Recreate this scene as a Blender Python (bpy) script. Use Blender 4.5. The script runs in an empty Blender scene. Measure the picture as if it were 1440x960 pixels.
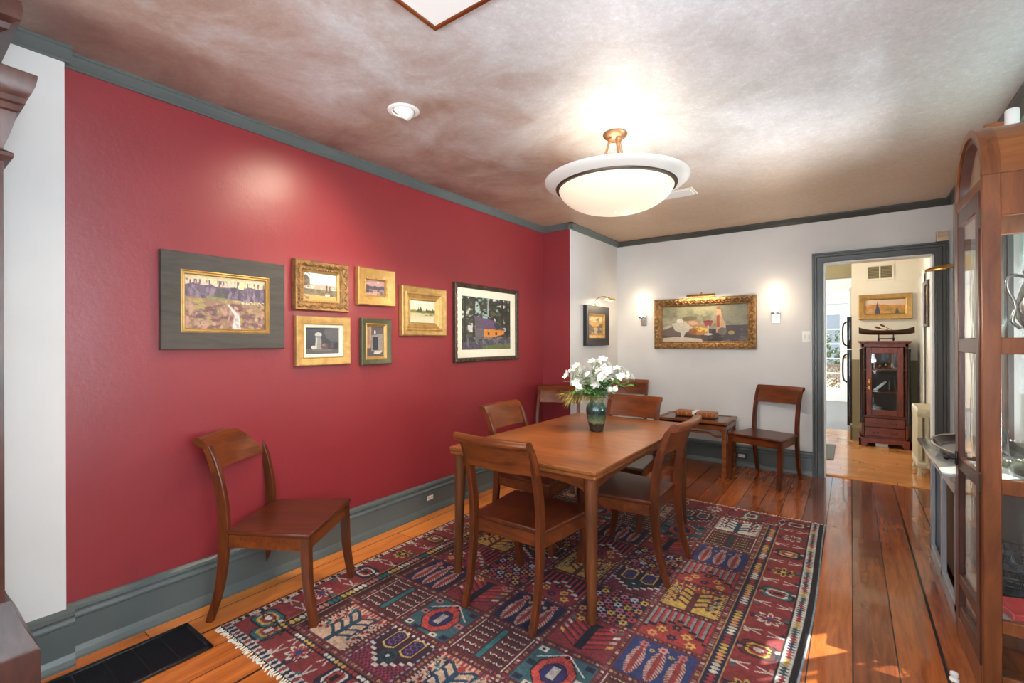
import bpy, bmesh, math, random
import numpy as np
from mathutils import Vector, Matrix
random.seed(7)
PI = math.pi
SC = bpy.context.scene
COL = SC.collection

# ------------------------------------------------------------------ camera, world, lights, exposure
CAM_H, CAM_YAW, CAM_F, CAM_ROLL = 1.37, 36.0, 656.0, 0.2
cam_data = bpy.data.cameras.new('camera')
cam_data.sensor_width = 36.0
cam_data.lens = 36.0 * CAM_F / 1440.0
cam_data.clip_start = 0.03
cam = bpy.data.objects.new('camera', cam_data)
COL.objects.link(cam)
cam.matrix_world = (Matrix.Translation((0, 0, CAM_H)) @ Matrix.Rotation(math.radians(CAM_YAW), 4, 'Z')
                    @ Matrix.Rotation(PI / 2, 4, 'X') @ Matrix.Rotation(math.radians(-CAM_ROLL), 4, 'Z'))
SC.camera = cam
SC.view_settings.view_transform = 'Standard'
SC.view_settings.look = 'None'
SC.view_settings.gamma = 1.0
SC.view_settings.use_curve_mapping = False
SC.view_settings.exposure = 0.1

world = bpy.data.worlds.new('sky')
SC.world = world
world.use_nodes = True
bgn = world.node_tree.nodes['Background']
bgn.inputs[0].default_value = (0.75, 0.87, 1.0, 1)
bgn.inputs[1].default_value = 1.6

def area(name, loc, direction, sx, sy, power, color):
    l = bpy.data.lights.new(name, 'AREA')
    l.shape = 'RECTANGLE'; l.size = sx; l.size_y = sy; l.energy = power; l.color = color
    o = bpy.data.objects.new(name, l); COL.objects.link(o)
    o.location = loc
    o.rotation_euler = Vector(direction).to_track_quat('-Z', 'Y').to_euler()
    return o

def point(name, loc, power, color, radius=0.05):
    l = bpy.data.lights.new(name, 'POINT'); l.energy = power; l.color = color; l.shadow_soft_size = radius
    o = bpy.data.objects.new(name, l); COL.objects.link(o); o.location = loc
    return o

def spot(name, loc, target, power, color, angle, blend=0.6, radius=0.03):
    l = bpy.data.lights.new(name, 'SPOT'); l.energy = power; l.color = color
    l.spot_size = math.radians(angle); l.spot_blend = blend; l.shadow_soft_size = radius
    o = bpy.data.objects.new(name, l); COL.objects.link(o); o.location = loc
    o.rotation_euler = (Vector(target) - Vector(loc)).to_track_quat('-Z', 'Y').to_euler()
    return o

DAY = (0.93, 0.97, 1.0)
WARM = (1.0, 0.80, 0.56)
# daylight outside the windows of this room (two behind the camera, two on the right) and of the kitchen
area('daylight', (-1.55, -2.05, 1.55), (0, 1, -0.05), 1.2, 1.7, 55, DAY)
area('daylight', (0.05, -2.05, 1.55), (-0.15, 1, -0.05), 1.1, 1.7, 65, DAY)
area('daylight', (1.02, 0.3, 1.5), (-1, 0.1, 0.22), 1.3, 1.6, 160, DAY)
area('daylight', (-3.3, 10.6, 1.6), (1, 0, 0), 1.5, 1.3, 250, DAY)
# added fill lamps outside the windows, aimed up to brighten ceiling and back wall
area('ceiling_fill', (-0.8, -4.2, 0.05), (0, 1, 0.62), 4.0, 1.6, 520, (1, .98, .95))
area('ceiling_fill', (2.9, 3.1, 0.05), (-1, 0, 0.62), 1.6, 2.6, 760, (1, .98, .96))
area('ceiling_fill', (2.9, 0.3, 0.05), (-1, 0, 0.62), 1.6, 2.2, 200, (1, .98, .95))
sun_l = bpy.data.lights.new('sun', 'SUN'); sun_l.energy = 22.0; sun_l.angle = math.radians(0.6); sun_l.color = (1, 0.93, 0.82)
sun = bpy.data.objects.new('sun', sun_l); COL.objects.link(sun)
sun.rotation_euler = Vector((-1, -1.12, -1.64)).to_track_quat('-Z', 'Y').to_euler()

# ------------------------------------------------------------------ helpers: colour, materials
def lin(c):
    c = c / 255.0
    return c / 12.92 if c <= 0.04045 else ((c + 0.055) / 1.055) ** 2.4

def C3(r, g, b): return (lin(r), lin(g), lin(b), 1.0)

def nd(nt, kind, **kw):
    n = nt.nodes.new(kind)
    for k, v in kw.items(): setattr(n, k, v)
    return n

def ramp(nt, stops):
    r = nt.nodes.new('ShaderNodeValToRGB')
    e = r.color_ramp.elements
    while len(e) < len(stops): e.new(0.5)
    for i, (p, c) in enumerate(stops): e[i].position = p; e[i].color = c
    return r

def base_mat(name):
    m = bpy.data.materials.new(name); m.use_nodes = True
    return m, m.node_tree, m.node_tree.nodes['Principled BSDF']

def set_in(b, **kw):
    for k, v in kw.items():
        b.inputs[k.replace('_', ' ')].default_value = v

def paint(name, c, rough=0.5, metal=0.0, var=0.06, scale=6.0, bump=0.0, bscale=60.0, coat=0.0, spec=0.5):
    """plain surface with a little procedural variation and bump"""
    m, nt, b = base_mat(name)
    tc = nd(nt, 'ShaderNodeTexCoord')
    n = nd(nt, 'ShaderNodeTexNoise'); n.inputs['Scale'].default_value = scale; n.inputs['Detail'].default_value = 5
    nt.links.new(tc.outputs['Object'], n.inputs['Vector'])
    lo = tuple(max(0, x * (1 - var)) for x in c[:3]) + (1,)
    hi = tuple(min(1, x * (1 + var)) for x in c[:3]) + (1,)
    r = ramp(nt, [(0.3, lo), (0.7, hi)])
    nt.links.new(n.outputs['Fac'], r.inputs['Fac'])
    nt.links.new(r.outputs['Color'], b.inputs['Base Color'])
    set_in(b, Roughness=rough, Metallic=metal, Coat_Weight=coat, Specular_IOR_Level=spec)
    if bump:
        n2 = nd(nt, 'ShaderNodeTexNoise'); n2.inputs['Scale'].default_value = bscale; n2.inputs['Detail'].default_value = 4
        nt.links.new(tc.outputs['Object'], n2.inputs['Vector'])
        bp = nd(nt, 'ShaderNodeBump'); bp.inputs['Strength'].default_value = bump; bp.inputs['Distance'].default_value = 0.01
        nt.links.new(n2.outputs['Fac'], bp.inputs['Height'])
        nt.links.new(bp.outputs['Normal'], b.inputs['Normal'])
    return m

def wood(name, dark, light, rough=0.32, scale=(30, 3, 30), coat=0.15):
    """grain: noise stretched along the axis whose scale is small"""
    m, nt, b = base_mat(name)
    tc = nd(nt, 'ShaderNodeTexCoord'); mp = nd(nt, 'ShaderNodeMapping')
    mp.inputs['Scale'].default_value = scale
    nt.links.new(tc.outputs['Object'], mp.inputs['Vector'])
    n = nd(nt, 'ShaderNodeTexNoise'); n.inputs['Scale'].default_value = 1.0; n.inputs['Detail'].default_value = 8
    n.inputs['Roughness'].default_value = 0.65; n.inputs['Distortion'].default_value = 0.8
    nt.links.new(mp.outputs['Vector'], n.inputs['Vector'])
    n2 = nd(nt, 'ShaderNodeTexNoise'); n2.inputs['Scale'].default_value = 2.5; n2.inputs['Detail'].default_value = 2
    nt.links.new(tc.outputs['Object'], n2.inputs['Vector'])
    mx = nd(nt, 'ShaderNodeMath', operation='MULTIPLY_ADD'); mx.inputs[1].default_value = 0.35
    ad = nd(nt, 'ShaderNodeMath', operation='MULTIPLY'); ad.inputs[1].default_value = 0.72
    nt.links.new(n.outputs['Fac'], ad.inputs[0])
    nt.links.new(n2.outputs['Fac'], mx.inputs[0]); nt.links.new(ad.outputs[0], mx.inputs[2])
    mid = tuple((a + c) / 2 for a, c in zip(dark, light))
    r = ramp(nt, [(0.34, dark), (0.52, mid), (0.70, light)])
    nt.links.new(mx.outputs[0], r.inputs['Fac'])
    nt.links.new(r.outputs['Color'], b.inputs['Base Color'])
    bp = nd(nt, 'ShaderNodeBump'); bp.inputs['Strength'].default_value = 0.08; bp.inputs['Distance'].default_value = 0.004
    nt.links.new(n.outputs['Fac'], bp.inputs['Height']); nt.links.new(bp.outputs['Normal'], b.inputs['Normal'])
    set_in(b, Roughness=rough, Coat_Weight=coat * 0.6, Coat_Roughness=0.25, Specular_IOR_Level=0.32)
    return m

def emit(name, c, strength, base=None):
    m, nt, b = base_mat(name)
    b.inputs['Base Color'].default_value = base or c
    b.inputs['Emission Color'].default_value = c
    b.inputs['Emission Strength'].default_value = strength
    b.inputs['Roughness'].default_value = 0.3
    return m

def glass(name, tint=(0.96, 0.985, 0.985, 1), refl=1.0):
    """thin window pane: see-through with a Fresnel reflection"""
    m = bpy.data.materials.new(name); m.use_nodes = True
    nt = m.node_tree; nt.nodes.clear()
    out = nd(nt, 'ShaderNodeOutputMaterial'); mix = nd(nt, 'ShaderNodeMixShader')
    tr = nd(nt, 'ShaderNodeBsdfTransparent'); gl = nd(nt, 'ShaderNodeBsdfGlossy')
    lw = nd(nt, 'ShaderNodeLayerWeight'); lw.inputs['Blend'].default_value = 0.5
    pw = nd(nt, 'ShaderNodeMath', operation='POWER'); pw.inputs[1].default_value = 5.0; nt.links.new(lw.outputs['Facing'], pw.inputs[0])
    fr = nd(nt, 'ShaderNodeMath', operation='MULTIPLY_ADD'); fr.inputs[1].default_value = 0.95; fr.inputs[2].default_value = 0.045; nt.links.new(pw.outputs[0], fr.inputs[0])
    n = nd(nt, 'ShaderNodeTexNoise'); n.inputs['Scale'].default_value = 3.0
    bp = nd(nt, 'ShaderNodeBump'); bp.inputs['Strength'].default_value = 0.03; bp.inputs['Distance'].default_value = 0.02
    nt.links.new(n.outputs['Fac'], bp.inputs['Height']); nt.links.new(bp.outputs['Normal'], gl.inputs['Normal'])
    tr.inputs[0].default_value = tint; gl.inputs['Roughness'].default_value = 0.02
    gl.inputs['Color'].default_value = (refl, refl, refl, 1)
    nt.links.new(fr.outputs[0], mix.inputs[0]); nt.links.new(tr.outputs[0], mix.inputs[1]); nt.links.new(gl.outputs[0], mix.inputs[2])
    nt.links.new(mix.outputs[0], out.inputs['Surface'])
    return m

# ------------------------------------------------------------------ helpers: objects
def obj(name, bm, m, parent=None, smooth=None, kind=None, label=None):
    me = bpy.data.meshes.new(name)
    bmesh.ops.recalc_face_normals(bm, faces=bm.faces[:])
    bm.to_mesh(me); bm.free()
    if m: me.materials.append(m)
    if smooth is not None:
        for p in me.polygons: p.use_smooth = True
        me.set_sharp_from_angle(angle=math.radians(smooth))
    o = bpy.data.objects.new(name, me); COL.objects.link(o)
    if parent: o.parent = parent
    if kind: o['kind'] = kind
    if label: o['label'] = label
    return o

def thing(name, label, cat, loc=(0, 0, 0), rotz=0.0, group=None):
    o = bpy.data.objects.new(name, None); COL.objects.link(o)
    o.empty_display_size = 0.05
    o.location = loc; o.rotation_euler = (0, 0, rotz)
    o['label'] = label; o['category'] = cat
    if group: o['group'] = group
    return o

def tag(o, label, cat, group=None):
    o['label'] = label; o['category'] = cat
    if group: o['group'] = group
    return o

def struct(name, bm, m, parent=None, smooth=None):
    return obj(name, bm, m, parent, smooth, kind='structure')

def dup(root, loc, rotz, label, group=None):
    r = root.copy(); COL.objects.link(r); r.location = loc; r.rotation_euler = (0, 0, rotz)
    r['label'] = label
    if group: r['group'] = group
    for ch in list(root.children):
        c = ch.copy(); COL.objects.link(c); c.parent = r
        for g in ch.children:
            d = g.copy(); COL.objects.link(d); d.parent = c
    return r

def B(): return bmesh.new()

def box(bm, lo, hi, bev=0.0, seg=1):
    x0, y0, z0 = lo; x1, y1, z1 = hi
    v = [bm.verts.new(p) for p in ((x0, y0, z0), (x1, y0, z0), (x1, y1, z0), (x0, y1, z0), (x0, y0, z1), (x1, y0, z1), (x1, y1, z1), (x0, y1, z1))]
    fs = [bm.faces.new([v[i] for i in q]) for q in ((0, 3, 2, 1), (4, 5, 6, 7), (0, 1, 5, 4), (1, 2, 6, 5), (2, 3, 7, 6), (3, 0, 4, 7))]
    if bev:
        es = list({e for f in fs for e in f.edges})
        bmesh.ops.bevel(bm, geom=es, offset=bev, segments=seg, affect='EDGES', profile=0.7)

def loft(bm, rings, close=True, caps=True):
    """rings: lists of points with equal counts"""
    vs = [[bm.verts.new(p) for p in r] for r in rings]
    n = len(vs[0])
    for a, b in zip(vs[:-1], vs[1:]):
        for i in range(n if close else n - 1):
            j = (i + 1) % n
            bm.faces.new((a[i], a[j], b[j], b[i]))
    if caps and close:
        bm.faces.new(vs[0][::-1]); bm.faces.new(vs[-1])
    return vs

def lathe(bm, prof, seg=32, c=(0, 0, 0), caps=True):
    rings = [[(c[0] + r * math.cos(2 * PI * i / seg), c[1] + r * math.sin(2 * PI * i / seg), c[2] + z) for i in range(seg)] for r, z in prof]
    return loft(bm, rings, True, caps)

def tube(bm, pts, r, seg=8, caps=True):
    """round tube along points; r a number or one per point"""
    P = [Vector(p) for p in pts]
    R = r if isinstance(r, (list, tuple)) else [r] * len(P)
    up = None; rings = []
    for i, p in enumerate(P):
        t = (P[min(i + 1, len(P) - 1)] - P[max(i - 1, 0)]).normalized()
        if up is None:
            up = Vector((0, 0, 1)) if abs(t.z) < 0.9 else Vector((1, 0, 0))
        a = t.cross(up)
        if a.length < 1e-5: a = t.orthogonal()
        a.normalize(); b2 = a.cross(t).normalized(); up = b2
        rings.append([tuple(p + R[i] * (math.cos(2 * PI * k / seg) * a + math.sin(2 * PI * k / seg) * b2)) for k in range(seg)])
    return loft(bm, rings, True, caps)

def cyl(bm, p0, p1, r, seg=16): return tube(bm, [p0, p1], r, seg)

def sphere(bm, c, r, seg=12, sc=(1, 1, 1)):
    m = Matrix.Translation(c) @ Matrix.Diagonal((r * sc[0], r * sc[1], r * sc[2], 1))
    bmesh.ops.create_uvsphere(bm, u_segments=seg, v_segments=max(5, seg // 2 + 1), radius=1.0, matrix=m)

def prism(bm, poly, axis, lo, hi, bev=0.0):
    """2D polygon extruded along an axis ('x': poly is (y,z); 'y': (x,z); 'z': (x,y))"""
    def P(a, b, t): return {'x': (t, a, b), 'y': (a, t, b), 'z': (a, b, t)}[axis]
    r = loft(bm, [[P(a, b, lo) for a, b in poly], [P(a, b, hi) for a, b in poly]])
    if bev:
        es = [e for e in bm.edges if e.verts[0] in sum(r, []) or e.verts[1] in sum(r, [])]
        bmesh.ops.bevel(bm, geom=es, offset=bev, segments=1, affect='EDGES')

def sweep_profile(bm, prof, p0, p1, n):
    """moulding: profile (out, z) run from p0 to p1, 'out' along horizontal normal n"""
    n = Vector((n[0], n[1], 0)); p0 = Vector(p0); p1 = Vector(p1)
    loft(bm, [[tuple(p + n * a + Vector((0, 0, z))) for a, z in prof] for p in (p0, p1)])

def ring_frame(bm, w, h, prof, seg=1):
    """mitred picture-frame moulding; back on y=0, front towards -y; prof: (inset, out)"""
    rings = []
    for d, o in prof:
        a, b = w / 2 - d, h / 2 - d
        rings.append([(-a, -o, -b), (a, -o, -b), (a, -o, b), (-a, -o, b)])
    vs = [[bm.verts.new(p) for p in r] for r in rings]
    for a, b in zip(vs[:-1], vs[1:]):
        for i in range(4):
            j = (i + 1) % 4
            bm.faces.new((a[i], a[j], b[j], b[i]))

# ------------------------------------------------------------------ materials
M = {}
def wall_mat(name, c, rough, bump, spec=0.5, coat=0.0):
    m, nt, b = base_mat(name)
    tc = nd(nt, 'ShaderNodeTexCoord')
    n = nd(nt, 'ShaderNodeTexNoise'); n.inputs['Scale'].default_value = 2.0; n.inputs['Detail'].default_value = 6
    nt.links.new(tc.outputs['Object'], n.inputs['Vector'])
    r = ramp(nt, [(0.3, tuple(x * 0.94 for x in c[:3]) + (1,)), (0.7, tuple(min(1, x * 1.05) for x in c[:3]) + (1,))])
    nt.links.new(n.outputs['Fac'], r.inputs['Fac']); nt.links.new(r.outputs['Color'], b.inputs['Base Color'])
    n2 = nd(nt, 'ShaderNodeTexNoise'); n2.inputs['Scale'].default_value = 9.0; n2.inputs['Detail'].default_value = 9; n2.inputs['Roughness'].default_value = 0.7
    nt.links.new(tc.outputs['Object'], n2.inputs['Vector'])
    bp = nd(nt, 'ShaderNodeBump'); bp.inputs['Strength'].default_value = bump; bp.inputs['Distance'].default_value = 0.02
    nt.links.new(n2.outputs['Fac'], bp.inputs['Height']); nt.links.new(bp.outputs['Normal'], b.inputs['Normal'])
    set_in(b, Roughness=rough, Specular_IOR_Level=spec, Coat_Weight=coat)
    return m

M['red'] = wall_mat('red_paint', C3(134, 41, 46), 0.36, 0.16, 0.6)
M['white'] = wall_mat('white_paint', C3(214, 212, 209), 0.65, 0.05, 0.3)
M['trim'] = paint('grey_green_trim', C3(86, 94, 92), 0.32, var=0.08, scale=3)
M['casing'] = paint('dark_grey_casing', C3(66, 68, 65), 0.35, var=0.08, scale=3)
M['cream'] = wall_mat('cream_paint', C3(226, 219, 202), 0.6, 0.04)
M['olive'] = wall_mat('olive_paint', C3(138, 130, 98), 0.6, 0.04)
M['jamb'] = paint('white_gloss_paint', C3(220, 222, 218), 0.3, var=0.03)

def ceiling_mat():
    m, nt, b = base_mat('mottled_metallic_ceiling')
    tc = nd(nt, 'ShaderNodeTexCoord')
    n = nd(nt, 'ShaderNodeTexNoise'); n.inputs['Scale'].default_value = 2.0; n.inputs['Detail'].default_value = 6; n.inputs['Roughness'].default_value = 0.6
    n.inputs['Distortion'].default_value = 0.6
    nt.links.new(tc.outputs['Object'], n.inputs['Vector'])
    sx = nd(nt, 'ShaderNodeSeparateXYZ'); nt.links.new(tc.outputs['Object'], sx.inputs[0])
    # browner glaze at left and far end; reflected red and window light painted in
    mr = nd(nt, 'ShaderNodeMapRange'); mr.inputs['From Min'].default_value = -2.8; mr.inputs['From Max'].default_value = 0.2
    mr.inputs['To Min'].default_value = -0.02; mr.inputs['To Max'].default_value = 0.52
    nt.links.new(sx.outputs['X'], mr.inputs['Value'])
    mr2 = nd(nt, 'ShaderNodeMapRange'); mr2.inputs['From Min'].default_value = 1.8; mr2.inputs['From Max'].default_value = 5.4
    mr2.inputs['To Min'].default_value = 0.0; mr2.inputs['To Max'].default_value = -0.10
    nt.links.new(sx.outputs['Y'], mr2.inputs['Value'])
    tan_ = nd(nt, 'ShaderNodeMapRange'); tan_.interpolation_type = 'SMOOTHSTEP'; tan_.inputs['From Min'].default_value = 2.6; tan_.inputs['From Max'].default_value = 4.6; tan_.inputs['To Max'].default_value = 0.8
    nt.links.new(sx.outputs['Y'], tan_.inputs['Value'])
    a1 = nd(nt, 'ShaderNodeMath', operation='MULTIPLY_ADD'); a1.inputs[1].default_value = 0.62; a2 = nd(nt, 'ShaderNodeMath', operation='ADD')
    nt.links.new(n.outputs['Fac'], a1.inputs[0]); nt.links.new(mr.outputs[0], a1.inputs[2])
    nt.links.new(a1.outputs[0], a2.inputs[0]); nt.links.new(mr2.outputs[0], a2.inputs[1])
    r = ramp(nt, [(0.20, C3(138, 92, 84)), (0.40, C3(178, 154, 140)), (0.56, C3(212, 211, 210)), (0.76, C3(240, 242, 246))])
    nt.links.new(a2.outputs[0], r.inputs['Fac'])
    # fine brushed flecks
    f = nd(nt, 'ShaderNodeTexNoise'); f.inputs['Scale'].default_value = 38; f.inputs['Detail'].default_value = 9; f.inputs['Roughness'].default_value = 0.85
    nt.links.new(tc.outputs['Object'], f.inputs['Vector'])
    fr = ramp(nt, [(0.40, (0.88, 0.87, 0.86, 1)), (0.56, (1.0, 1.0, 1.0, 1)), (0.68, (1.22, 1.22, 1.21, 1))])
    nt.links.new(f.outputs['Fac'], fr.inputs['Fac'])
    mu = nd(nt, 'ShaderNodeMix', data_type='RGBA', blend_type='MULTIPLY'); mu.inputs['Factor'].default_value = 1.0
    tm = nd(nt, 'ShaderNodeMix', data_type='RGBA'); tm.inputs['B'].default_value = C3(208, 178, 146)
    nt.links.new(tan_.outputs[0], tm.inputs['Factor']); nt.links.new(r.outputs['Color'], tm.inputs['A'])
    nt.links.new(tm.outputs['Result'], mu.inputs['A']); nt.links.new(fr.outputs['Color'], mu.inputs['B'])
    nt.links.new(mu.outputs['Result'], b.inputs['Base Color'])
    bp = nd(nt, 'ShaderNodeBump'); bp.inputs['Strength'].default_value = 0.25; bp.inputs['Distance'].default_value = 0.01
    nt.links.new(f.outputs['Fac'], bp.inputs['Height']); nt.links.new(bp.outputs['Normal'], b.inputs['Normal'])
    set_in(b, Roughness=0.46, Metallic=0.22)
    return m
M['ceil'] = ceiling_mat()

def plank_mat(name, w, length, along, cols, gap_w, rough, amber_left=False):
    """boards: per-board tone, stretched grain, dark gaps; along = 'Y' or 'X'"""
    m, nt, b = base_mat(name)
    L = nt.links.new
    tc = nd(nt, 'ShaderNodeTexCoord'); s = nd(nt, 'ShaderNodeSeparateXYZ'); L(tc.outputs['Object'], s.inputs[0])
    ac, al = (s.outputs['X'], s.outputs['Y']) if along == 'Y' else (s.outputs['Y'], s.outputs['X'])
    def math_(op, a, bb=None, c=None):
        n = nd(nt, 'ShaderNodeMath', operation=op)
        for i, v in enumerate((a, bb, c)):
            if v is None: continue
            if isinstance(v, (int, float)): n.inputs[i].default_value = v
            else: L(v, n.inputs[i])
        return n.outputs[0]
    u = math_('DIVIDE', ac, w)
    iu = math_('FLOOR', u); fu = math_('FRACT', u)
    wn = nd(nt, 'ShaderNodeTexWhiteNoise', noise_dimensions='1D'); L(iu, wn.inputs['W'])
    v = math_('ADD', math_('DIVIDE', al, length), math_('MULTIPLY', wn.outputs['Value'], 7.3))
    iv = math_('FLOOR', v); fv = math_('FRACT', v)
    cb = nd(nt, 'ShaderNodeCombineXYZ'); L(iu, cb.inputs[0]); L(iv, cb.inputs[1])
    wn2 = nd(nt, 'ShaderNodeTexWhiteNoise', noise_dimensions='2D'); L(cb.outputs[0], wn2.inputs['Vector'])
    # grain
    gx = nd(nt, 'ShaderNodeCombineXYZ')
    L(math_('MULTIPLY', ac, 26.0), gx.inputs[0]); L(math_('MULTIPLY', al, 2.2), gx.inputs[1]); L(math_('MULTIPLY', wn2.outputs['Value'], 37.0), gx.inputs[2])
    g = nd(nt, 'ShaderNodeTexNoise'); g.inputs['Scale'].default_value = 1; g.inputs['Detail'].default_value = 8; g.inputs['Roughness'].default_value = 0.72; g.inputs['Distortion'].default_value = 0.5
    L(gx.outputs[0], g.inputs['Vector'])
    big = nd(nt, 'ShaderNodeTexNoise'); big.inputs['Scale'].default_value = 1.1; big.inputs['Detail'].default_value = 4
    L(tc.outputs['Object'], big.inputs['Vector'])
    t = math_('ADD', math_('MULTIPLY_ADD', g.outputs['Fac'], 0.60, 0.01), math_('MULTIPLY_ADD', wn2.outputs['Value'], 0.22, 0.05))
    t = math_('ADD', t, math_('MULTIPLY', math_('SUBTRACT', big.outputs['Fac'], 0.5), 0.35))
    if amber_left:
        # boards turn more amber towards the red wall
        mr = nd(nt, 'ShaderNodeMapRange'); mr.inputs['From Min'].default_value = -2.75; mr.inputs['From Max'].default_value = -1.7
        mr.inputs['To Min'].default_value = 0.34; mr.inputs['To Max'].default_value = 0.0
        L(s.outputs['X'], mr.inputs['Value']); t = math_('ADD', t, mr.outputs[0])
    r = ramp(nt, cols); L(t, r.inputs['Fac'])
    # gaps, wider between some boards
    gw = math_('MULTIPLY_ADD', math_('POWER', wn.outputs['Value'], 6.0), gap_w * 3.0, gap_w)
    e1 = math_('LESS_THAN', fu, math_('DIVIDE', gw, w))
    e2 = math_('LESS_THAN', fv, 0.0035 / length)
    e = math_('MAXIMUM', e1, e2)
    mx = nd(nt, 'ShaderNodeMix', data_type='RGBA'); L(e, mx.inputs['Factor']); L(r.outputs['Color'], mx.inputs['A'])
    mx.inputs['B'].default_value = C3(30, 16, 10)
    L(mx.outputs['Result'], b.inputs['Base Color'])
    rr = math_('MULTIPLY_ADD', big.outputs['Fac'], 0.16, rough - 0.08)
    L(math_('MAXIMUM', rr, math_('MULTIPLY', e, 0.8)), b.inputs['Roughness'])
    hb = math_('SUBTRACT', math_('ADD', math_('MULTIPLY', g.outputs['Fac'], 0.18), math_('MULTIPLY', wn2.outputs['Value'], 0.25)), math_('MULTIPLY', e, 1.0))
    bp = nd(nt, 'ShaderNodeBump'); bp.inputs['Strength'].default_value = 0.3; bp.inputs['Distance'].default_value = 0.004
    L(hb, bp.inputs['Height']); L(bp.outputs['Normal'], b.inputs['Normal'])
    set_in(b, Coat_Weight=0.5, Coat_Roughness=0.06, Specular_IOR_Level=0.22)
    return m
M['floor'] = plank_mat('old_pine_boards', 0.155, 2.3, 'Y',
                       [(0.18, C3(50, 21, 11)), (0.38, C3(116, 56, 27)), (0.56, C3(158, 84, 38)), (0.78, C3(206, 118, 50)), (1.0, C3(232, 148, 66))], 0.005, 0.24, True)
M['hallfloor'] = plank_mat('honey_oak_boards', 0.07, 1.2, 'X',
                           [(0.15, C3(150, 92, 46)), (0.5, C3(190, 128, 70)), (0.9, C3(214, 158, 96))], 0.0015, 0.28)
M['kitfloor'] = paint('grey_vinyl_floor', C3(120, 118, 118), 0.35, var=0.06)

M['chair'] = wood('mahogany_chair', C3(48, 20, 9), C3(106, 50, 22), 0.3, (22, 22, 3))
M['seat'] = wood('mahogany_seat', C3(48, 20, 11), C3(102, 46, 24), 0.3, (26, 3, 26))
M['rail'] = wood('mahogany_rail', C3(56, 24, 10), C3(126, 62, 26), 0.28, (3, 26, 26))
M['table'] = wood('walnut_tabletop', C3(84, 43, 18), C3(152, 88, 42), 0.34, (3.5, 24, 24), 0.1)
M['tableleg'] = wood('walnut_leg', C3(56, 28, 14), C3(112, 62, 32), 0.35, (26, 26, 3))
M['rosewood'] = wood('rosewood_table', C3(66, 30, 13), C3(150, 82, 38), 0.25, (3, 24, 24))
M['rosedark'] = wood('rosewood_panel', C3(30, 16, 12), C3(58, 32, 22), 0.12, (3, 24, 24), 0.5)
M['cab'] = wood('cherry_cabinet', C3(84, 42, 21), C3(148, 86, 47), 0.32, (20, 20, 3))
M['cabh'] = wood('cherry_cabinet_cross_grain', C3(98, 54, 28), C3(168, 104, 60), 0.32, (3, 24, 20))
M['cabshade'] = wood('cherry_cabinet_shaded', C3(54, 28, 22), C3(92, 54, 42), 0.3, (20, 20, 3))  # same cherry darkened: shade on the cabinet front put into the colour
M['bookcase'] = wood('dark_mahogany_case', C3(44, 23, 18), C3(82, 48, 38), 0.35, (20, 20, 3))
M['hallcab'] = wood('red_mahogany_case', C3(64, 24, 14), C3(128, 56, 34), 0.3, (20, 20, 3))
M['hallcabdark'] = wood('ebony_column', C3(18, 12, 10), C3(36, 24, 18), 0.3, (20, 20, 3))
M['glass'] = glass('clear_glass')
M['winglass'] = glass('window_glass', (0.95, 0.98, 1.0, 1))
M['brass'] = paint('polished_brass', C3(206, 164, 92), 0.25, 1.0, 0.05)
M['bronze'] = paint('satin_bronze', C3(176, 138, 104), 0.38, 0.9, 0.05)
M['darkbronze'] = paint('dark_bronze_band', C3(74, 60, 50), 0.4, 0.6, 0.05)
M['chrome'] = paint('chrome', C3(210, 210, 212), 0.12, 1.0, 0.02)
M['silver'] = paint('tarnished_silver', C3(176, 172, 165), 0.2, 1.0, 0.12, 10)
M['black'] = paint('black_metal', C3(24, 25, 30), 0.4, 0.3, 0.1)
M['blackgloss'] = paint('black_gloss', C3(20, 20, 22), 0.1, 0.0, 0.05)
M['plastic'] = paint('ivory_plastic', C3(222, 214, 196), 0.4, var=0.03)
M['whitemetal'] = paint('white_enamel', C3(232, 230, 226), 0.35, var=0.02)
M['gold'] = paint('gold_leaf', C3(180, 142, 84), 0.42, 0.5, 0.22, 25, 0.3, 90)
M['goldornate'] = paint('antique_gold', C3(142, 106, 64), 0.42, 0.5, 0.4, 30, 0.5, 70)
M['goldpale'] = paint('pale_gold', C3(178, 140, 80), 0.42, 0.45, 0.14, 25, 0.25, 90)
M['greyframe'] = wood('grey_stained_frame', C3(56, 52, 47), C3(80, 74, 67), 0.5, (4, 30, 30), 0.0)
M['linen'] = paint('linen_mat', C3(226, 216, 192), 0.8, var=0.05, scale=60)
M['darkframe'] = paint('dark_carved_frame', C3(70, 54, 40), 0.4, 0.3, 0.35, 40, 0.4, 80)
M['blackframe'] = paint('black_lacquer_frame', C3(34, 32, 32), 0.35, 0, 0.1)
M['greenframe'] = paint('green_gold_frame', C3(76, 76, 52), 0.45, 0.2, 0.2, 30)

# ------------------------------------------------------------------ the room shell
XL, YB, YR, XA, XR, ZC = -2.75, 5.61, 4.37, -2.41, 0.73, 2.62
YF = -1.75
DX0, DX1, DZ = -0.22, 0.605, 2.145      # doorway
bm = B(); box(bm, (XL - .2, YF - .2, -.08), (XR + .2, 5.73, 0)); struct('floor', bm, M['floor'])
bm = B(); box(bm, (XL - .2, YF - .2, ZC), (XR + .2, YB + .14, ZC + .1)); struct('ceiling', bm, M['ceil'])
bm = B(); box(bm, (XL - .15, 0.49, 0), (XL, YR + .01, ZC)); struct('wall_left', bm, M['red'])
bm = B(); box(bm, (XL - .15, YF - .1, 0), (XL + .05, 0.488, ZC)); struct('wall_left_pier', bm, M['white'])
bm = B(); box(bm, (XL - .15, YR, 0), (XA - .004, YR + .1, ZC)); struct('wall_return', bm, M['red'])
bm = B(); box(bm, (XA - .15, YR + .004, 0), (XA, YB + .13, ZC)); struct('wall_alcove', bm, M['white'])
bm = B()
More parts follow.
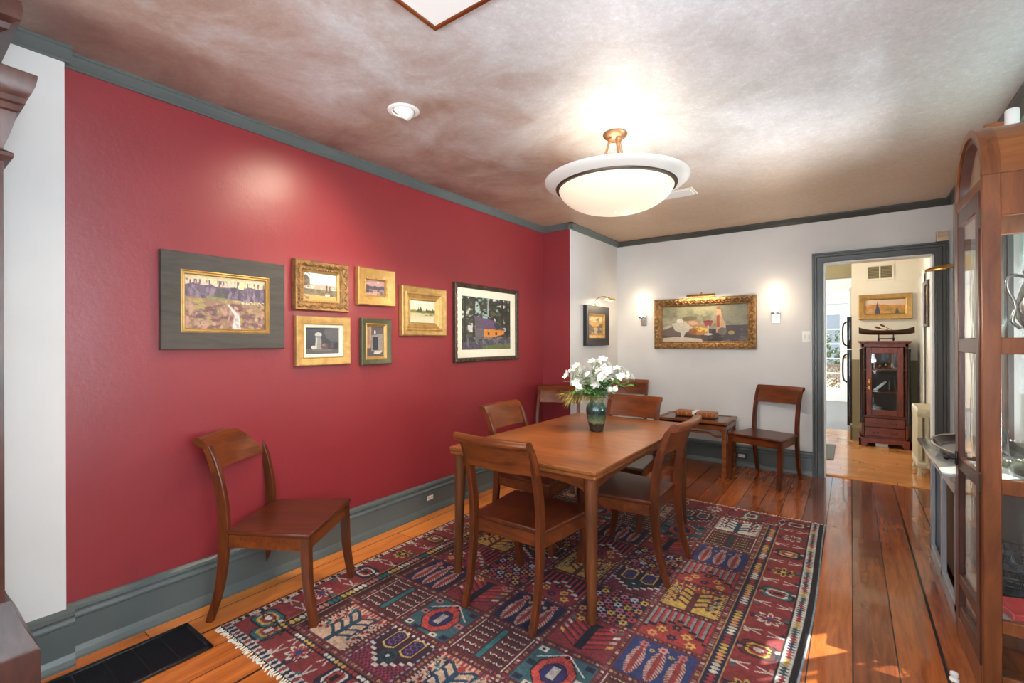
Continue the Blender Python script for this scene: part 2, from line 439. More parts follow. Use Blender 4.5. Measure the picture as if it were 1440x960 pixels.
box(bm, (XA - .02, YB, 0), (DX0, YB + .14, ZC)); box(bm, (DX1, YB, 0), (XR + .15, YB + .14, ZC)); box(bm, (DX0, YB, DZ), (DX1, YB + .14, ZC))
struct('wall_back', bm, M['white'])
# right wall with two windows
W1 = (2.45, 3.72, 0.80, 2.48); W2 = (-0.35, 0.95, 0.80, 2.4)
bm = B()
ys = [YF - .1, W2[0], W2[1], W1[0], W1[1], YB + .1]
for i in (0, 2, 4): box(bm, (XR, ys[i], 0), (XR + .15, ys[i + 1], ZC))
for w in (W1, W2):
    box(bm, (XR, w[0], 0), (XR + .15, w[1], w[2])); box(bm, (XR, w[0], w[3]), (XR + .15, w[1], ZC))
struct('wall_right', bm, M['white'])
# front wall behind the camera with two windows
F1 = (-2.15, -0.95); F2 = (-0.5, 0.6); FZ = (0.7, 2.4)
bm = B()
xs = [XL - .15, F1[0], F1[1], F2[0], F2[1], XR + .15]
for i in (0, 2, 4): box(bm, (xs[i], YF - .12, 0), (xs[i + 1], YF, ZC))
for f in (F1, F2):
    box(bm, (f[0], YF - .12, 0), (f[1], YF, FZ[0])); box(bm, (f[0], YF - .12, FZ[1]), (f[1], YF, ZC))
struct('wall_front', bm, M['white'])

def window(name, a0, a1, z0, z1, axis, pos, nx, nz, face):
    """sash window set in a wall; axis = direction it runs along; face = room side sign"""
    def bb(bm, a, b, c, d, p, q):
        lo, hi = min(p, q), max(p, q)
        if axis == 'y': box(bm, (lo, a, c), (hi, b, d))
        else: box(bm, (a, lo, c), (b, hi, d))
    d = -face
    bm = B()
    cw = 0.11
    for (a, b, c, e) in ((a0 - cw, a0, z0 - .05, z1 + cw), (a1, a1 + cw, z0 - .05, z1 + cw), (a0, a1, z1, z1 + cw)):
        bb(bm, a, b, c, e, pos + face * .0, pos + face * .022)
        bb(bm, a + .02, b - .02 if b - a > .05 else b, c + .0, e - .02, pos + face * .02, pos + face * .034)
    bb(bm, a0 - cw - .02, a1 + cw + .02, z0 - .035, z0, pos, pos + face * .05)
    w = struct(name, bm, M['casing'])
    bm = B(); p, q = pos + d * .05, pos + d * .09
    s = .045
    bb(bm, a0, a0 + s, z0, z1, p, q); bb(bm, a1 - s, a1, z0, z1, p, q)
    e_ = d * .001; bb(bm, a0 + .001, a1 - .001, z0 + .001, z0 + s, p + e_, q - e_); bb(bm, a0 + .001, a1 - .001, z1 - s, z1 - .001, p + e_, q - e_)
    zm = (z0 + z1) / 2; bb(bm, a0 + .002, a1 - .002, zm - .02, zm + .02, p + 2 * e_, q - 2 * e_)
    for i in range(1, nx):
        a = a0 + (a1 - a0) * i / nx; bb(bm, a - .01, a + .01, z0, z1, p + d * .01, q - d * .01)
    for i in range(1, nz):
        z = z0 + (z1 - z0) * i / nz; bb(bm, a0, a1, z - .01, z + .01, p + d * .01, q - d * .01)
    struct('sash', bm, M['jamb'], w)
    bm = B(); bb(bm, a0 + .01, a1 - .01, z0 + .01, z1 - .01, pos + d * .068, pos + d * .072)
    struct('pane', bm, M['winglass'], w)
    return w
window('window_1', W1[0], W1[1], W1[2], W1[3], 'y', XR, 3, 4, -1)
window('window_2', W2[0], W2[1], W2[2], W2[3], 'y', XR, 3, 4, -1)
window('window_3', F1[0], F1[1], FZ[0], FZ[1], 'x', YF, 3, 4, 1)
window('window_4', F2[0], F2[1], FZ[0], FZ[1], 'x', YF, 3, 4, 1)

# mouldings
CR = [(0, ZC - .058), (.010, ZC - .058), (.014, ZC - .052), (.020, ZC - .046), (.034, ZC - .028), (.042, ZC - .016), (.048, ZC - .012), (.048, ZC), (0, ZC)]
BS = [(0, 0), (.034, 0), (.034, .012), (.028, .032), (.022, .045), (.018, .052), (.018, .172), (.024, .178), (.024, .186), (.017, .198), (.017, .206), (.023, .212), (.021, .228), (.008, .238), (0, .240)]
def mould(name, prof, p0, p1, n, m=None):
    bm = B(); sweep_profile(bm, prof, p0, p1, n); return struct(name, bm, m or M['trim'])
mould('trim_1', CR, (XL, .49, 0), (XL, YR, 0), (1, 0))
mould('trim_2', CR, (XL, YR, 0), (XA + .048, YR, 0), (0, -1))
mould('trim_3', CR, (XA, YR - .048, 0), (XA, YB, 0), (1, 0))
mould('trim_4', CR, (XA, YB, 0), (XR, YB, 0), (0, -1), M['casing'])
mould('trim_5', CR, (XR, YF, 0), (XR, YB, 0), (-1, 0), M['casing'])
mould('trim_6', CR, (XL + .05, YF, 0), (XL + .05, .506, 0), (1, 0))
mould('trim_7', CR, (XL, YF, 0), (XR, YF, 0), (0, 1))
mould('baseboard_left', BS, (XL, .49, 0), (XL, YR, 0), (1, 0))
mould('baseboard_return', BS, (XL, YR, 0), (XA + .02, YR, 0), (0, -1))
mould('baseboard_alcove', BS, (XA, YR - .02, 0), (XA, YB, 0), (1, 0))
mould('baseboard_back', BS, (XA, YB, 0), (-.318, YB, 0), (0, -1))
mould('baseboard_pier', BS, (XL + .05, YF, 0), (XL + .05, .512, 0), (1, 0))
mould('baseboard_right', BS, (XR, YF, 0), (XR, 2.4, 0), (-1, 0))
mould('baseboard_front', BS, (XL, YF, 0), (XR, YF, 0), (0, 1))

# doorway casing: stepped dark moulding with white painted reveals
CW = .095
bm = B()
rings = []
for d, o in [(0, .0), (0, .028), (.004, .031), (.016, .031), (.019, .022), (.052, .022), (.056, .036), (.074, .036), (.078, .046), (.092, .046), (.095, .042), (.095, .0)]:
    rings.append([(DX0 - d, YB - o, 0), (DX0 - d, YB - o, DZ + d), (DX1 + d, YB - o, DZ + d), (DX1 + d, YB - o, 0)])
loft(bm, rings, close=False, caps=False)
struct('trim_8', bm, M['casing'])
bm = B()
box(bm, (DX0, YB - .01, 0), (DX0 + .012, YB + .15, DZ)); box(bm, (DX1 - .014, YB - .01, 0), (DX1, YB + .15, DZ)); box(bm, (DX0, YB - .01, DZ - .012), (DX1, YB + .15, DZ))
struct('trim_9', bm, M['jamb'])
bm = B(); prism(bm, [(5.70, 0), (5.712, .012), (5.75, .014), (5.77, .001), (5.77, -.02), (5.70, -.02)], 'x', DX0, DX1); struct('trim_10', bm, M['hallfloor'])

# ------------------------------------------------------------------ hall and kitchen beyond the doorway
YN, YK = 8.0, 12.8
bm = B(); box(bm, (-1.6, 5.73, -.08), (.95, 8.75, 0)); struct('floor_hall', bm, M['hallfloor'])
bm = B(); box(bm, (-3.0, 8.75, -.08), (1.6, YK + .1, -.002)); struct('floor_kitchen', bm, M['kitfloor'])
bm = B(); box(bm, (-1.6, YB + .14, 2.62), (.95, YN + .12, 2.7)); struct('ceiling_hall', bm, M['white'])
bm = B(); box(bm, (-3.0, YN + .12, 2.46), (1.6, YK + .1, 2.56)); struct('ceiling_kitchen', bm, M['jamb'])
bm = B(); box(bm, (.01, YN, 1.105), (.9, YN + .12, 2.7)); struct('wall_nook', bm, M['cream'])
bm = B(); box(bm, (.01, YN, 0), (.9, YN + .12, 1.105)); struct('wall_nook_dado', bm, M['olive'])
bm = B(); box(bm, (-1.6, YN, 2.245), (.01, YN + .12, 2.7)); struct('wall_hall_header', bm, M['olive'])
bm = B(); box(bm, (.715, YB + .14, 0), (.85, YN, 2.7)); struct('wall_hall_right', bm, M['cream'])
bm = B(); box(bm, (.692, 7.25, 0), (.714, 7.9, 2.15), .004); box(bm, (.684, 7.25, 0), (.71, 7.33, 2.2), .003); struct('trim_11', bm, M['jamb'])
bm = B(); box(bm, (-1.7, YB + .14, 0), (-1.6, YN + .12, 2.7)); struct('wall_hall_left', bm, M['cream'])
bm = B(); box(bm, (-3.1, YN + .12, 0), (-3.0, 9.8, 2.5)); box(bm, (-3.1, 11.4, 0), (-3.0, YK + .1, 2.5)); box(bm, (-3.1, 9.8, 0), (-3.0, 11.4, .9)); box(bm, (-3.1, 9.8, 2.25), (-3.0, 11.4, 2.5)); box(bm, (-3.0, YN + .12, 0), (-1.6, YN + .22, 2.5)); struct('wall_kitchen_left', bm, M['cream'])
bm = B(); box(bm, (1.5, YN + .1, 0), (1.6, YK + .1, 2.5)); struct('wall_kitchen_right', bm, M['cream'])
bm = B(); box(bm, (-3.1, YK, 0), (-.98, YK + .1, 2.5)); box(bm, (-.03, YK, 0), (1.6, YK + .1, 2.5)); box(bm, (-.98, YK, 2.2), (-.03, YK + .1, 2.5)); struct('wall_kitchen_back', bm, M['cream'])
bm = B(); sweep_profile(bm, [(0, 0), (.02, 0), (.02, .17), (.012, .2), (0, .2)], (.0, YN, 0), (.13, YN, 0), (0, -1)); box(bm, (-.012, YN - .02, 0), (.01, YN + .12, .2)); struct('baseboard_nook', bm, M['olive'])
bm = B(); box(bm, (-1.0, YK - .02, 2.2), (.001, YK, 2.3)); box(bm, (-.058, YK - .018, 0), (0, YK, 2.2)); box(bm, (-3, YK - .02, 2.36), (1.5, YK, 2.46)); struct('trim_12', bm, M['jamb'])
# glazed kitchen door
bm = B()
d0, d1 = -.95, -.06
cols = ((-.80, -.55), (-.452, -.20)); zr = (.30, 1.95)
for a, b in ((d0, cols[0][0]), (cols[0][1], cols[1][0]), (cols[1][1], d1)): box(bm, (a, YK - .005, .0), (b, YK + .04, 2.18))
box(bm, (d0 + .002, YK - .004, .002), (d1 - .002, YK + .039, zr[0])); box(bm, (d0 + .002, YK - .004, zr[1]), (d1 - .002, YK + .039, 2.178))
for k in range(1, 5):
    z = zr[0] + (zr[1] - zr[0]) * k / 5; box(bm, (d0 + .003, YK, z - .012), (d1 - .003, YK + .035, z + .012))
dr = struct('door_1', bm, M['jamb'])
bm = B(); box(bm, (d0 + .05, YK + .015, .25), (d1 - .05, YK + .02, 2.0)); struct('pane', bm, M['winglass'], dr)
bm = B(); sphere(bm, (-.11, YK - .05, 1.0), .03); cyl(bm, (-.11, YK, 1.0), (-.11, YK - .04, 1.0), .012); struct('door_knob', bm, M['brass'], dr)
# garden seen through the kitchen door: deck, lattice railing, hedge
bm = B(); box(bm, (-3.2, YK + .12, -.3), (2.2, 20, -.05)); struct('ground', bm, paint('grey_deck', C3(150, 146, 140), .7))
t = thing('deck_railing', 'weathered wooden lattice railing outside the glazed kitchen door', 'railing', (-.4, 14.6, -.05))
bm = B()
for k in range(-12, 13):
    x = k * .09
    tube(bm, [(x - .35, 0, .05), (x + .35, 0, .75)], .012, 4); tube(bm, [(x + .35, .02, .05), (x - .35, .02, .75)], .012, 4)
obj('lattice', bm, paint('weathered_wood', C3(150, 124, 96), .7), t)
bm = B(); box(bm, (-1.5, -.04, .75), (1.5, .08, .81)); box(bm, (-1.5, -.03, 0), (1.5, .05, .06)); obj('rail', bm, paint('weathered_wood_rail', C3(112, 92, 76), .7), t)
bm = B()
rg = random.Random(3)
for k in range(1500):
    p = Vector((rg.uniform(-2.6, 1.6), rg.uniform(16.2, 16.9), rg.uniform(-.05, 1.5 + .2 * rg.random())))
    n = Vector((rg.uniform(-1, 1), rg.uniform(-1, 0), rg.uniform(-.3, 1))).normalized()
    a = n.orthogonal().normalized(); bb_ = n.cross(a); s = rg.uniform(.05, .10)
    q = [p + a * s, p + bb_ * s * .5 + n * .02, p - a * s, p - bb_ * s * .5 + n * .02]
    bm.faces.new([bm.verts.new(x) for x in q])
hedge = obj('garden_hedge', bm, paint('hedge_leaves', C3(74, 96, 56), .6, var=.5, scale=9), kind='stuff')
tag(hedge, 'green leafy hedge seen through the glazed kitchen door', 'hedge')
bm = B(); prism(bm, [(-3.4, 0), (2.2, 0), (2.2, 2.2), (-.6, 3.4), (-3.4, 2.2)], 'y', 22, 24); nb = obj('neighbour_house', bm, paint('grey_siding', C3(168, 172, 178), .7)); tag(nb, 'pale grey neighbouring house seen above the hedge', 'house')
nb.location = (0, 0, -.1)

# ------------------------------------------------------------------ painted surfaces: colours worked out in code, stored per vertex
def vc_mat(name, rough=0.45, bump=0.0, bscale=400, coat=0.0):
    m, nt, b = base_mat(name)
    a = nd(nt, 'ShaderNodeVertexColor'); a.layer_name = 'paint'
    nt.links.new(a.outputs['Color'], b.inputs['Base Color'])
    set_in(b, Roughness=rough, Coat_Weight=coat)
    if bump:
        tc = nd(nt, 'ShaderNodeTexCoord'); n = nd(nt, 'ShaderNodeTexNoise'); n.inputs['Scale'].default_value = bscale
        nt.links.new(tc.outputs['Object'], n.inputs['Vector'])
        bp = nd(nt, 'ShaderNodeBump'); bp.inputs['Strength'].default_value = bump; bp.inputs['Distance'].default_value = 0.003
        nt.links.new(n.outputs['Fac'], bp.inputs['Height']); nt.links.new(bp.outputs['Normal'], b.inputs['Normal'])
    return m
M['canvas'] = vc_mat('oil_paint_on_canvas', 0.42, 0.25, 220, 0.1)

def noise2(h, w, cy, cx, seed, octv=4, rough=0.5):
    r = np.random.RandomState(seed); out = np.zeros((h, w)); amp = 1.0; tot = 0
    for o in range(octv):
        gy, gx = int(cy * 2 ** o) + 2, int(cx * 2 ** o) + 2
        g = r.rand(gy, gx)
        y = np.linspace(0, gy - 1.001, h); x = np.linspace(0, gx - 1.001, w)
        yi = y.astype(int); xi = x.astype(int); fy = (y - yi)[:, None]; fx = (x - xi)[None, :]
        fy = fy * fy * (3 - 2 * fy); fx = fx * fx * (3 - 2 * fx)
        a = g[yi][:, xi]; b_ = g[yi][:, xi + 1]; c = g[yi + 1][:, xi]; d = g[yi + 1][:, xi + 1]
        out += amp * ((a * (1 - fx) + b_ * fx) * (1 - fy) + (c * (1 - fx) + d * fx) * fy); tot += amp; amp *= rough
    return out / tot

class Pic:
    """an h x w picture in sRGB 0..255, v down; shapes in 0..1 coordinates"""
    def __init__(s, w, h, c):
        s.w, s.h = w, h; s.a = np.zeros((h, w, 3)); s.a[:] = c
        s.v, s.u = np.mgrid[0:h, 0:w]; s.u = (s.u + .5) / w; s.v = (s.v + .5) / h
    def put(s, mask, c, k=1.0):
        m = np.clip(mask.astype(float), 0, 1)[..., None] * k
        s.a = s.a * (1 - m) + np.array(c, float) * m; return s
    def grad(s, v0, v1, c0, c1):
        t = np.clip((s.v - v0) / (v1 - v0), 0, 1)[..., None]; m = ((s.v >= v0) & (s.v <= v1))[..., None]
        s.a = np.where(m, np.array(c0) * (1 - t) + np.array(c1) * t, s.a); return s
    def ell(s, cx, cy, rx, ry, c, k=1.0, ang=0.0):
        du, dv = s.u - cx, s.v - cy
        if ang:
            ca, sa = math.cos(ang), math.sin(ang); du, dv = du * ca + dv * sa, -du * sa + dv * ca
        return s.put((du / rx) ** 2 + (dv / ry) ** 2 < 1, c, k)
    def poly(s, pts, c, k=1.0):
        ins = np.zeros((s.h, s.w), bool); n = len(pts)
        for i in range(n):
            x0, y0 = pts[i]; x1, y1 = pts[(i + 1) % n]
            if y0 == y1: continue
            cnd = ((y0 > s.v) != (y1 > s.v)) & (s.u < (x1 - x0) * (s.v - y0) / (y1 - y0) + x0)
            ins ^= cnd
        return s.put(ins, c, k)
    def nz(s, cy, cx, seed, o=4): return noise2(s.h, s.w, cy, cx, seed, o, .6)
    def blotch(s, region, cy, cx, seed, c, lo=.5, hi=.6, k=1.0):
        n = s.nz(cy, cx, seed); return s.put(region * np.clip((n - lo) / (hi - lo), 0, 1), c, k)
    def jitter(s, cy, cx, seed, amt):
        s.a = s.a * (1 + amt * (s.nz(cy, cx, seed, 5)[..., None] - .5) * 2); return s
    def done(s): return np.clip(s.a * .88, 0, 255)

def grid_mesh(name, w, h, img, m, parent=None, flat=False, z=0.0):
    """canvas of per-vertex colour, upright facing -y (or lying, facing +z)"""
    H, W = img.shape[:2]
    xs = np.linspace(-w / 2, w / 2, W); zs = np.linspace(h / 2, -h / 2, H)
    X, Z = np.meshgrid(xs, zs)
    co = np.zeros((H * W, 3), np.float32)
    co[:, 0] = X.ravel()
    if flat: co[:, 1] = Z.ravel(); co[:, 2] = z
    else: co[:, 2] = Z.ravel(); co[:, 1] = z
    i = np.arange((H - 1) * (W - 1)); r, c = i // (W - 1), i % (W - 1); v0 = r * W + c
    idx = np.stack([v0, v0 + W, v0 + W + 1, v0 + 1], 1).ravel().astype(np.int32)
    me = bpy.data.meshes.new(name)
    me.vertices.add(H * W); me.vertices.foreach_set('co', co.ravel())
    nf = len(i); me.loops.add(nf * 4); me.loops.foreach_set('vertex_index', idx)
    me.polygons.add(nf); me.polygons.foreach_set('loop_start', (np.arange(nf) * 4).astype(np.int32))
    me.update(calc_edges=True)
    s = img.reshape(-1, 3) / 255.0
    l = np.where(s <= 0.04045, s / 12.92, ((s + 0.055) / 1.055) ** 2.4)
    col = np.ones((H * W, 4), np.float32); col[:, :3] = l
    at = me.color_attributes.new('paint', 'FLOAT_COLOR', 'POINT'); at.data.foreach_set('color', col.ravel())
    me.materials.append(m); me.validate()
    o = bpy.data.objects.new(name, me); COL.objects.link(o)
    if parent: o.parent = parent
    return o

# ------------------------------------------------------------------ the rug
RX0, RX1, RY0, RY1 = -2.455, -0.165, 0.985, 4.14
def rug_image():
    px = 0.0045
    W, H = int((RX1 - RX0) / px), int((RY1 - RY0) / px)
    P = Pic(W, H, (120, 36, 40))
    X = RX0 + P.u * (RX1 - RX0); Y = RY1 - P.v * (RY1 - RY0)     # world coordinates of every knot
    NAVY, RED, CRIM, CREAM, BEI, TEAL, YEL, BLK, PINK, GRY, BLUE, BRN = ((30, 32, 66), (176, 52, 48), (142, 36, 48), (226, 214, 196), (214, 172, 140), (40, 112, 116),
        (222, 176, 76), (28, 20, 28), (206, 120, 118), (150, 144, 146), (46, 70, 134), (96, 40, 38))
    def put(mask, c, k=1.0): P.put(mask, c, k)
    def flower(cx, cy, r, c, cc=BLK, n=6, reg=None):
        dx, dy = X - cx, Y - cy; rr = np.hypot(dx, dy); th = np.arctan2(dy, dx)
        m = rr < r * (.84 + .16 * np.cos(n * th))
        if reg is not None: m &= reg
        put(m, c); put((rr < r * .34) & (m | (rr < r * .3)), cc)
    IX0, IX1, IY0, IY1 = -2.255, -0.425, 1.09 + .0, 3.99   # inner edge of the red border
    dl, dr_, db, dt = X - RX0, RX1 - X, Y - RY0, RY1 - Y
    # --- red main border with alternating medallions and star flowers
    put((dl < .21) | (dr_ < .27) | (db < .23) | (dt < .25), (150, 44, 46))
    def border_run(side):
        n = 11 if side in 'lr' else 8
        for k in range(n):
            if side in 'lr': cx, cy = (RX0 + .125 if side == 'l' else RX1 - .17), RY0 + .17 + (RY1 - RY0 - .30) * k / (n - 1); a, b_ = X - cx, Y - cy
            else: cx, cy = RX0 + .22 + (RX1 - RX0 - .42) * k / (n - 1), (RY0 + .125 if side == 'b' else RY1 - .125); b_, a = X - cx, Y - cy
            A, Bv = np.abs(a), np.abs(b_)
            if k % 2 == 0:
                put((A < .075) & (Bv < .062) & (A + Bv < .115), BLK); put((A < .068) & (Bv < .055) & (A + Bv < .103), [TEAL, BRN, NAVY][k % 3])
                put((A < .05) & (Bv < .042) & (A + Bv < .075), CREAM if k % 4 else YEL); put((A < .037) & (Bv < .032) & (A + Bv < .056), RED); put((A < .02) & (Bv < .014), BLK if k % 4 else CREAM)
                put((np.abs(A - .088) < .012) & (Bv < .022), NAVY)
            else:
                rr = np.hypot(a, b_); th = np.arctan2(b_, a)
                put(rr < .062 * (.45 + .55 * np.abs(np.cos(4 * th))), CREAM if k % 4 == 1 else YEL)
                put(rr < .046 * (.35 + .65 * np.abs(np.cos(4 * th))), RED if k % 4 == 1 else BLK); put(rr < .016, BLUE if k % 4 == 1 else YEL)
        for k in range(n * 2):
            t = (k + .5) / (2 * n)
            if side in 'lr': cx, cy = (RX0 + .125 if side == 'l' else RX1 - .17), RY0 + .17 + (RY1 - RY0 - .30) * (t * n * 2 / (2 * n - 2) - .5 / (2 * n)); a, b_ = X - cx, Y - cy
            else: cx, cy = RX0 + .22 + (RX1 - RX0 - .42) * t, (RY0 + .125 if side == 'b' else RY1 - .125); b_, a = X - cx, Y - cy
            for sg in (-1, 1):
                z = np.abs(b_ - sg * .006 - .35 * np.abs(a) * sg + .03 * sg)
                put((z < .0042) & (np.abs(a) < .085) & (np.abs(a) > .012), (214, 200, 186) if k % 2 else (44, 26, 44))
                put((np.hypot(a - sg * .072, b_ - .02 * sg) < .012), [PINK, CREAM, NAVY, TEAL][(k + (sg > 0)) % 4])
    lm = (dl < .22) & (dl > .035); rm = (dr_ < .275) & (dr_ > .08)
    save = P.a.copy()
    for sd in 'bt': border_run(sd)
    for sd in 'lr':
        border_run(sd)
    # --- outer guards
    def zig(coord, along, p, lo, hi, c0, c1, c2):
        reg = (coord >= lo) & (coord < hi); t = (coord - lo) / (hi - lo); ph = (along / p) % 1.0; k = np.floor(along / p).astype(int)
        put(reg, c0); tri = np.abs(ph - .5) * 2
        put(reg & (tri < .78 - .6 * np.abs(t - .5) * 2 * (k % 2 * .4 + .6)), c1); put(reg & (tri < .4) & (k % 3 == 0), c2)
    o = np.minimum(np.minimum(dl, 9), np.minimum(db, dt))
    edge_l = (dl <= db) & (dl <= dt)
    zig(dl, Y, .034, .008, .036, CREAM, BLK, CREAM); zig(dt, X, .034, .006, .028, (196, 150, 140), RED, CREAM)
    zig(db, X, .034, .010, .045, CREAM, NAVY, RED)
    put((db < .010), BLK)
    reg = X > RX1 - .085
    t_ = (dr_ - .034) / .05; ph = (Y / .022) % 1; k_ = np.floor(Y / .022).astype(int)
    wr = (dr_ >= .034) & (dr_ < .084); put(wr, (222, 216, 206))
    md = wr & (np.abs(t_ - .5) < .36 - .30 * np.abs(ph - .5) * 2)
    for j, c in enumerate([(166, 44, 48), (40, 46, 84), (150, 36, 46), (46, 84, 92), (206, 166, 70)]): put(md & (k_ // 3 % 5 == j), c)
    n1 = noise2(H, W, 60, 3, 5, 3); put(reg & (dr_ < .036), (36, 30, 36)); put((dr_ < .010), (176, 190, 200))
    put((np.abs(dr_ - .086) < .003), BLK)
    # --- inner guard stripes
    def guard(coord, along, lo, hi, base, cs, rim=(206, 160, 92)):
        reg = (coord >= lo) & (coord < hi); t = (coord - lo) / (hi - lo)
        put(reg, base); put(reg & ((t < .07) | (t > .93)), rim)
        p = .026; k = np.floor(along / p).astype(int); ph = (along / p) % 1
        sh = reg & (np.abs(t - .5) < .28 - .22 * np.abs(ph - .5) * 2) & (np.abs(ph - .5) < .42)
        for j, c in enumerate(cs): put(sh & (k // 3 % len(cs) == j), c)
    FX0, FX1, FY0, FY1 = -2.115, -.512, 1.205, 3.895
    inb = (Y > RY0 + .17) & (Y < RY1 - .195) & (X > RX0 + .19) & (X < RX1 - .24)
    P_keep = P.a.copy()
    guard(X, Y, -2.245, -2.165, (34, 22, 34), [CREAM, PINK, TEAL, YEL]); guard(X, Y, -.497, -.425, NAVY, [YEL, RED, CREAM, (226, 150, 90)])
    P.a = np.where(inb[..., None], P.a, P_keep); P_keep = P.a.copy()
    guard(Y, X, RY0 + .165, RY0 + .205, (34, 22, 34), [CREAM, YEL, RED], (120, 60, 40)); guard(Y, X, RY1 - .235, RY1 - .205, NAVY, [YEL, RED, CREAM], (120, 60, 40))
    xin = (X > -2.245) & (X < -.425)
    P.a = np.where(xin[..., None], P.a, P_keep)
    # --- compartment field: 5 x 9 panels divided by beaded bands
    fld = (X > -2.165) & (X < -.497) & (Y > RY0 + .205) & (Y < RY1 - .235)
    put(fld, (66, 22, 30))
    NX, NY = 5, 9; pxw, pyw = (FX1 - FX0) / NX, (FY1 - FY0) / NY
    def beads(coord, along, c):
        ph = (along / .021) % 1; k = np.floor(along / .021).astype(int)
        m = fld & (np.abs(coord - c) < .007) & (np.abs(ph - .5) < .34)
        put(m, (158, 96, 84)); put(m & (k % 3 == 0), (140, 40, 44)); put(m & (k % 7 == 0), (200, 180, 160)); put(m & (k % 7 == 3), (190, 140, 80))
        put(fld & (np.abs(np.abs(coord - c) - .0135) < .003), (122, 36, 52))
    for i in range(NX + 1): beads(X, Y, FX0 + i * pxw)
    for j in range(NY + 1): beads(Y, X, FY0 + j * pyw)
    seqA = 'TKCZYZCKT'; seqB = 'SORFSFROS'
    for i in range(NX):
        for j in range(NY):
            kind = (seqA if i % 2 == 0 else seqB)[j]
            x0, x1 = FX0 + i * pxw + .019, FX0 + (i + 1) * pxw - .019; y0, y1 = FY0 + j * pyw + .019, FY0 + (j + 1) * pyw - .019
            reg = (X > x0) & (X < x1) & (Y > y0) & (Y < y1)
            a = (X - x0) / (x1 - x0); b_ = (Y - y0) / (y1 - y0)
            cx, cy = (x0 + x1) / 2, (y0 + y1) / 2
            ac = np.abs(a - .5)
            rs = np.random.RandomState(i * 31 + j)
            if kind in 'TY':
                base = BEI if kind == 'T' else YEL
                if kind == 'T' and i == 4: base = (224, 216, 204)
                br = (30, 66, 92) if kind == 'T' else (110, 44, 48)
                put(reg, base)
                put(reg & (ac < .05) & (b_ < .85), br)
                for q in range(4):
                    yy = .16 + q * .19
                    s1 = np.abs(b_ - yy - .75 * np.clip(ac, 0, .2)); put(reg & (s1 < .035) & (ac < .24 + .04 * (q % 2)), br)
                    s2 = np.abs(ac - .27 - .03 * (q % 2)); put(reg & (s2 < .025) & (np.abs(b_ - yy - .22) < .09), br)
                    for sg in (-1, 1):
                        for (ox, oy) in ((.29, .15), (.40, .05), (.36, .26)):
                            flower(x0 + (x1 - x0) * (.5 + sg * ox), y0 + (y1 - y0) * (yy + oy * .6), .014, [RED, NAVY, CRIM, TEAL][rs.randint(4)], CREAM if rs.rand() < .4 else BLK, 5, reg)
                put(reg & ((a < .05) | (a > .95)) & ((b_ * 14 % 1) < .5), NAVY); put(reg & (b_ > .9) & ((a * 12 % 1) < .5), RED)
                put(reg & (np.hypot((a - .5), (b_ - .84)) < .07), RED)
            elif kind == 'K':
                put(reg, CREAM); put(reg & (ac < .485) & (np.abs(b_ - .5) < .485), (96, 34, 36))
                put(reg & (ac < .06) & (np.abs(b_ - .5) < .44), BLK); put(reg & (ac < .045) & (np.abs(b_ - .5) < .43), TEAL if i < 4 else (36, 62, 70))
                for sg in (-1, 1):
                    for col in range(3):
                        xx = .5 + sg * (.15 + col * .12)
                        p = (b_ * 6.0) % 1; d = np.abs(np.abs(a - xx) - .035 + .0) ; vv = np.abs(p - .35 - np.abs(a - xx) * 5)
                        st = reg & (np.abs(a - xx) < .052) & (np.abs(b_ - .5) < .45)
                        put(st & (vv < .13), (36, 24, 40)); put(st & (np.abs(p - .52 - np.abs(a - xx) * 5) < .09) & (np.abs(a - xx) > .012), (222, 200, 180) if i < 4 else (210, 190, 120))
            elif kind == 'C':
                put(reg, (40, 58, 118) if i == 4 else (32, 30, 68))
                for q in range(3):
                    xx = .2 + .3 * q; d = np.abs(a - xx); wd = .115 * np.sqrt(np.clip(1 - ((b_ - .42) / .40) ** 2, 0, 1))
                    put(reg & (d < wd), (206, 170, 160)); put(reg & (d < wd) & (((b_ * 15 + (a - xx) * 14 * np.sign(a - xx)) % 1) < .42), (150, 52, 48)); put(reg & (d < wd * .36), (160, 48, 44))
                    flower(x0 + (x1 - x0) * xx, y0 + (y1 - y0) * .88, .024, PINK if q != 1 else (222, 160, 150), RED, 6, reg)
                    if q < 2: flower(x0 + (x1 - x0) * (xx + .15), y0 + (y1 - y0) * .78, .013, YEL, TEAL, 5, reg)
            elif kind == 'Z':
                put(reg, RED if i == 4 else (150, 40, 52))
                st = reg & (b_ > .52 + .3 * np.round(ac * 10) / 10 * .0)
                zz = .72 - np.round(ac * 8) / 8 * .9
                up = reg & (b_ > zz)
                p = (a * 9) % 1; kk = np.floor(a * 9).astype(int)
                put(up & (p < .5), GRY if i == 4 else (34, 30, 60)); put(up & (p >= .5), (196, 52, 56))
                put(up & ((np.abs(p - .5) < .06) | (p < .04)), BLK)
                put(reg & (np.abs(b_ - zz) < .035), CREAM if i < 4 else BLK)
                for (fx, fy, cc) in ((.5, .5, BLK), (.3, .32, YEL), (.7, .32, YEL), (.5, .16, NAVY), (.2, .12, (226, 150, 90)), (.8, .12, YEL)):
                    flower(x0 + (x1 - x0) * fx, y0 + (y1 - y0) * fy, .026, cc, RED if cc != BLK else (150, 110, 90), 6, reg)
            elif kind == 'S':
                put(reg, (60, 28, 44))
                zz = .12 + np.round(ac * 9) / 9 * .75
                low = reg & (b_ < zz)
                put(low, (156, 48, 66)); put(low & ((((a * 12) % 1) < .5) ^ (((b_ * 12) % 1) < .5)), (84, 24, 52))
                put(reg & (np.abs(b_ - zz) < .028), CREAM)
                rr = np.hypot(a - .5, b_ - .38); put(reg & (rr < .16), (34, 70, 74)); put(reg & (rr < .13 * (.6 + .4 * np.cos(12 * np.arctan2(b_ - .38, a - .5)))), BLK); put(reg & (rr < .035), (190, 200, 214))
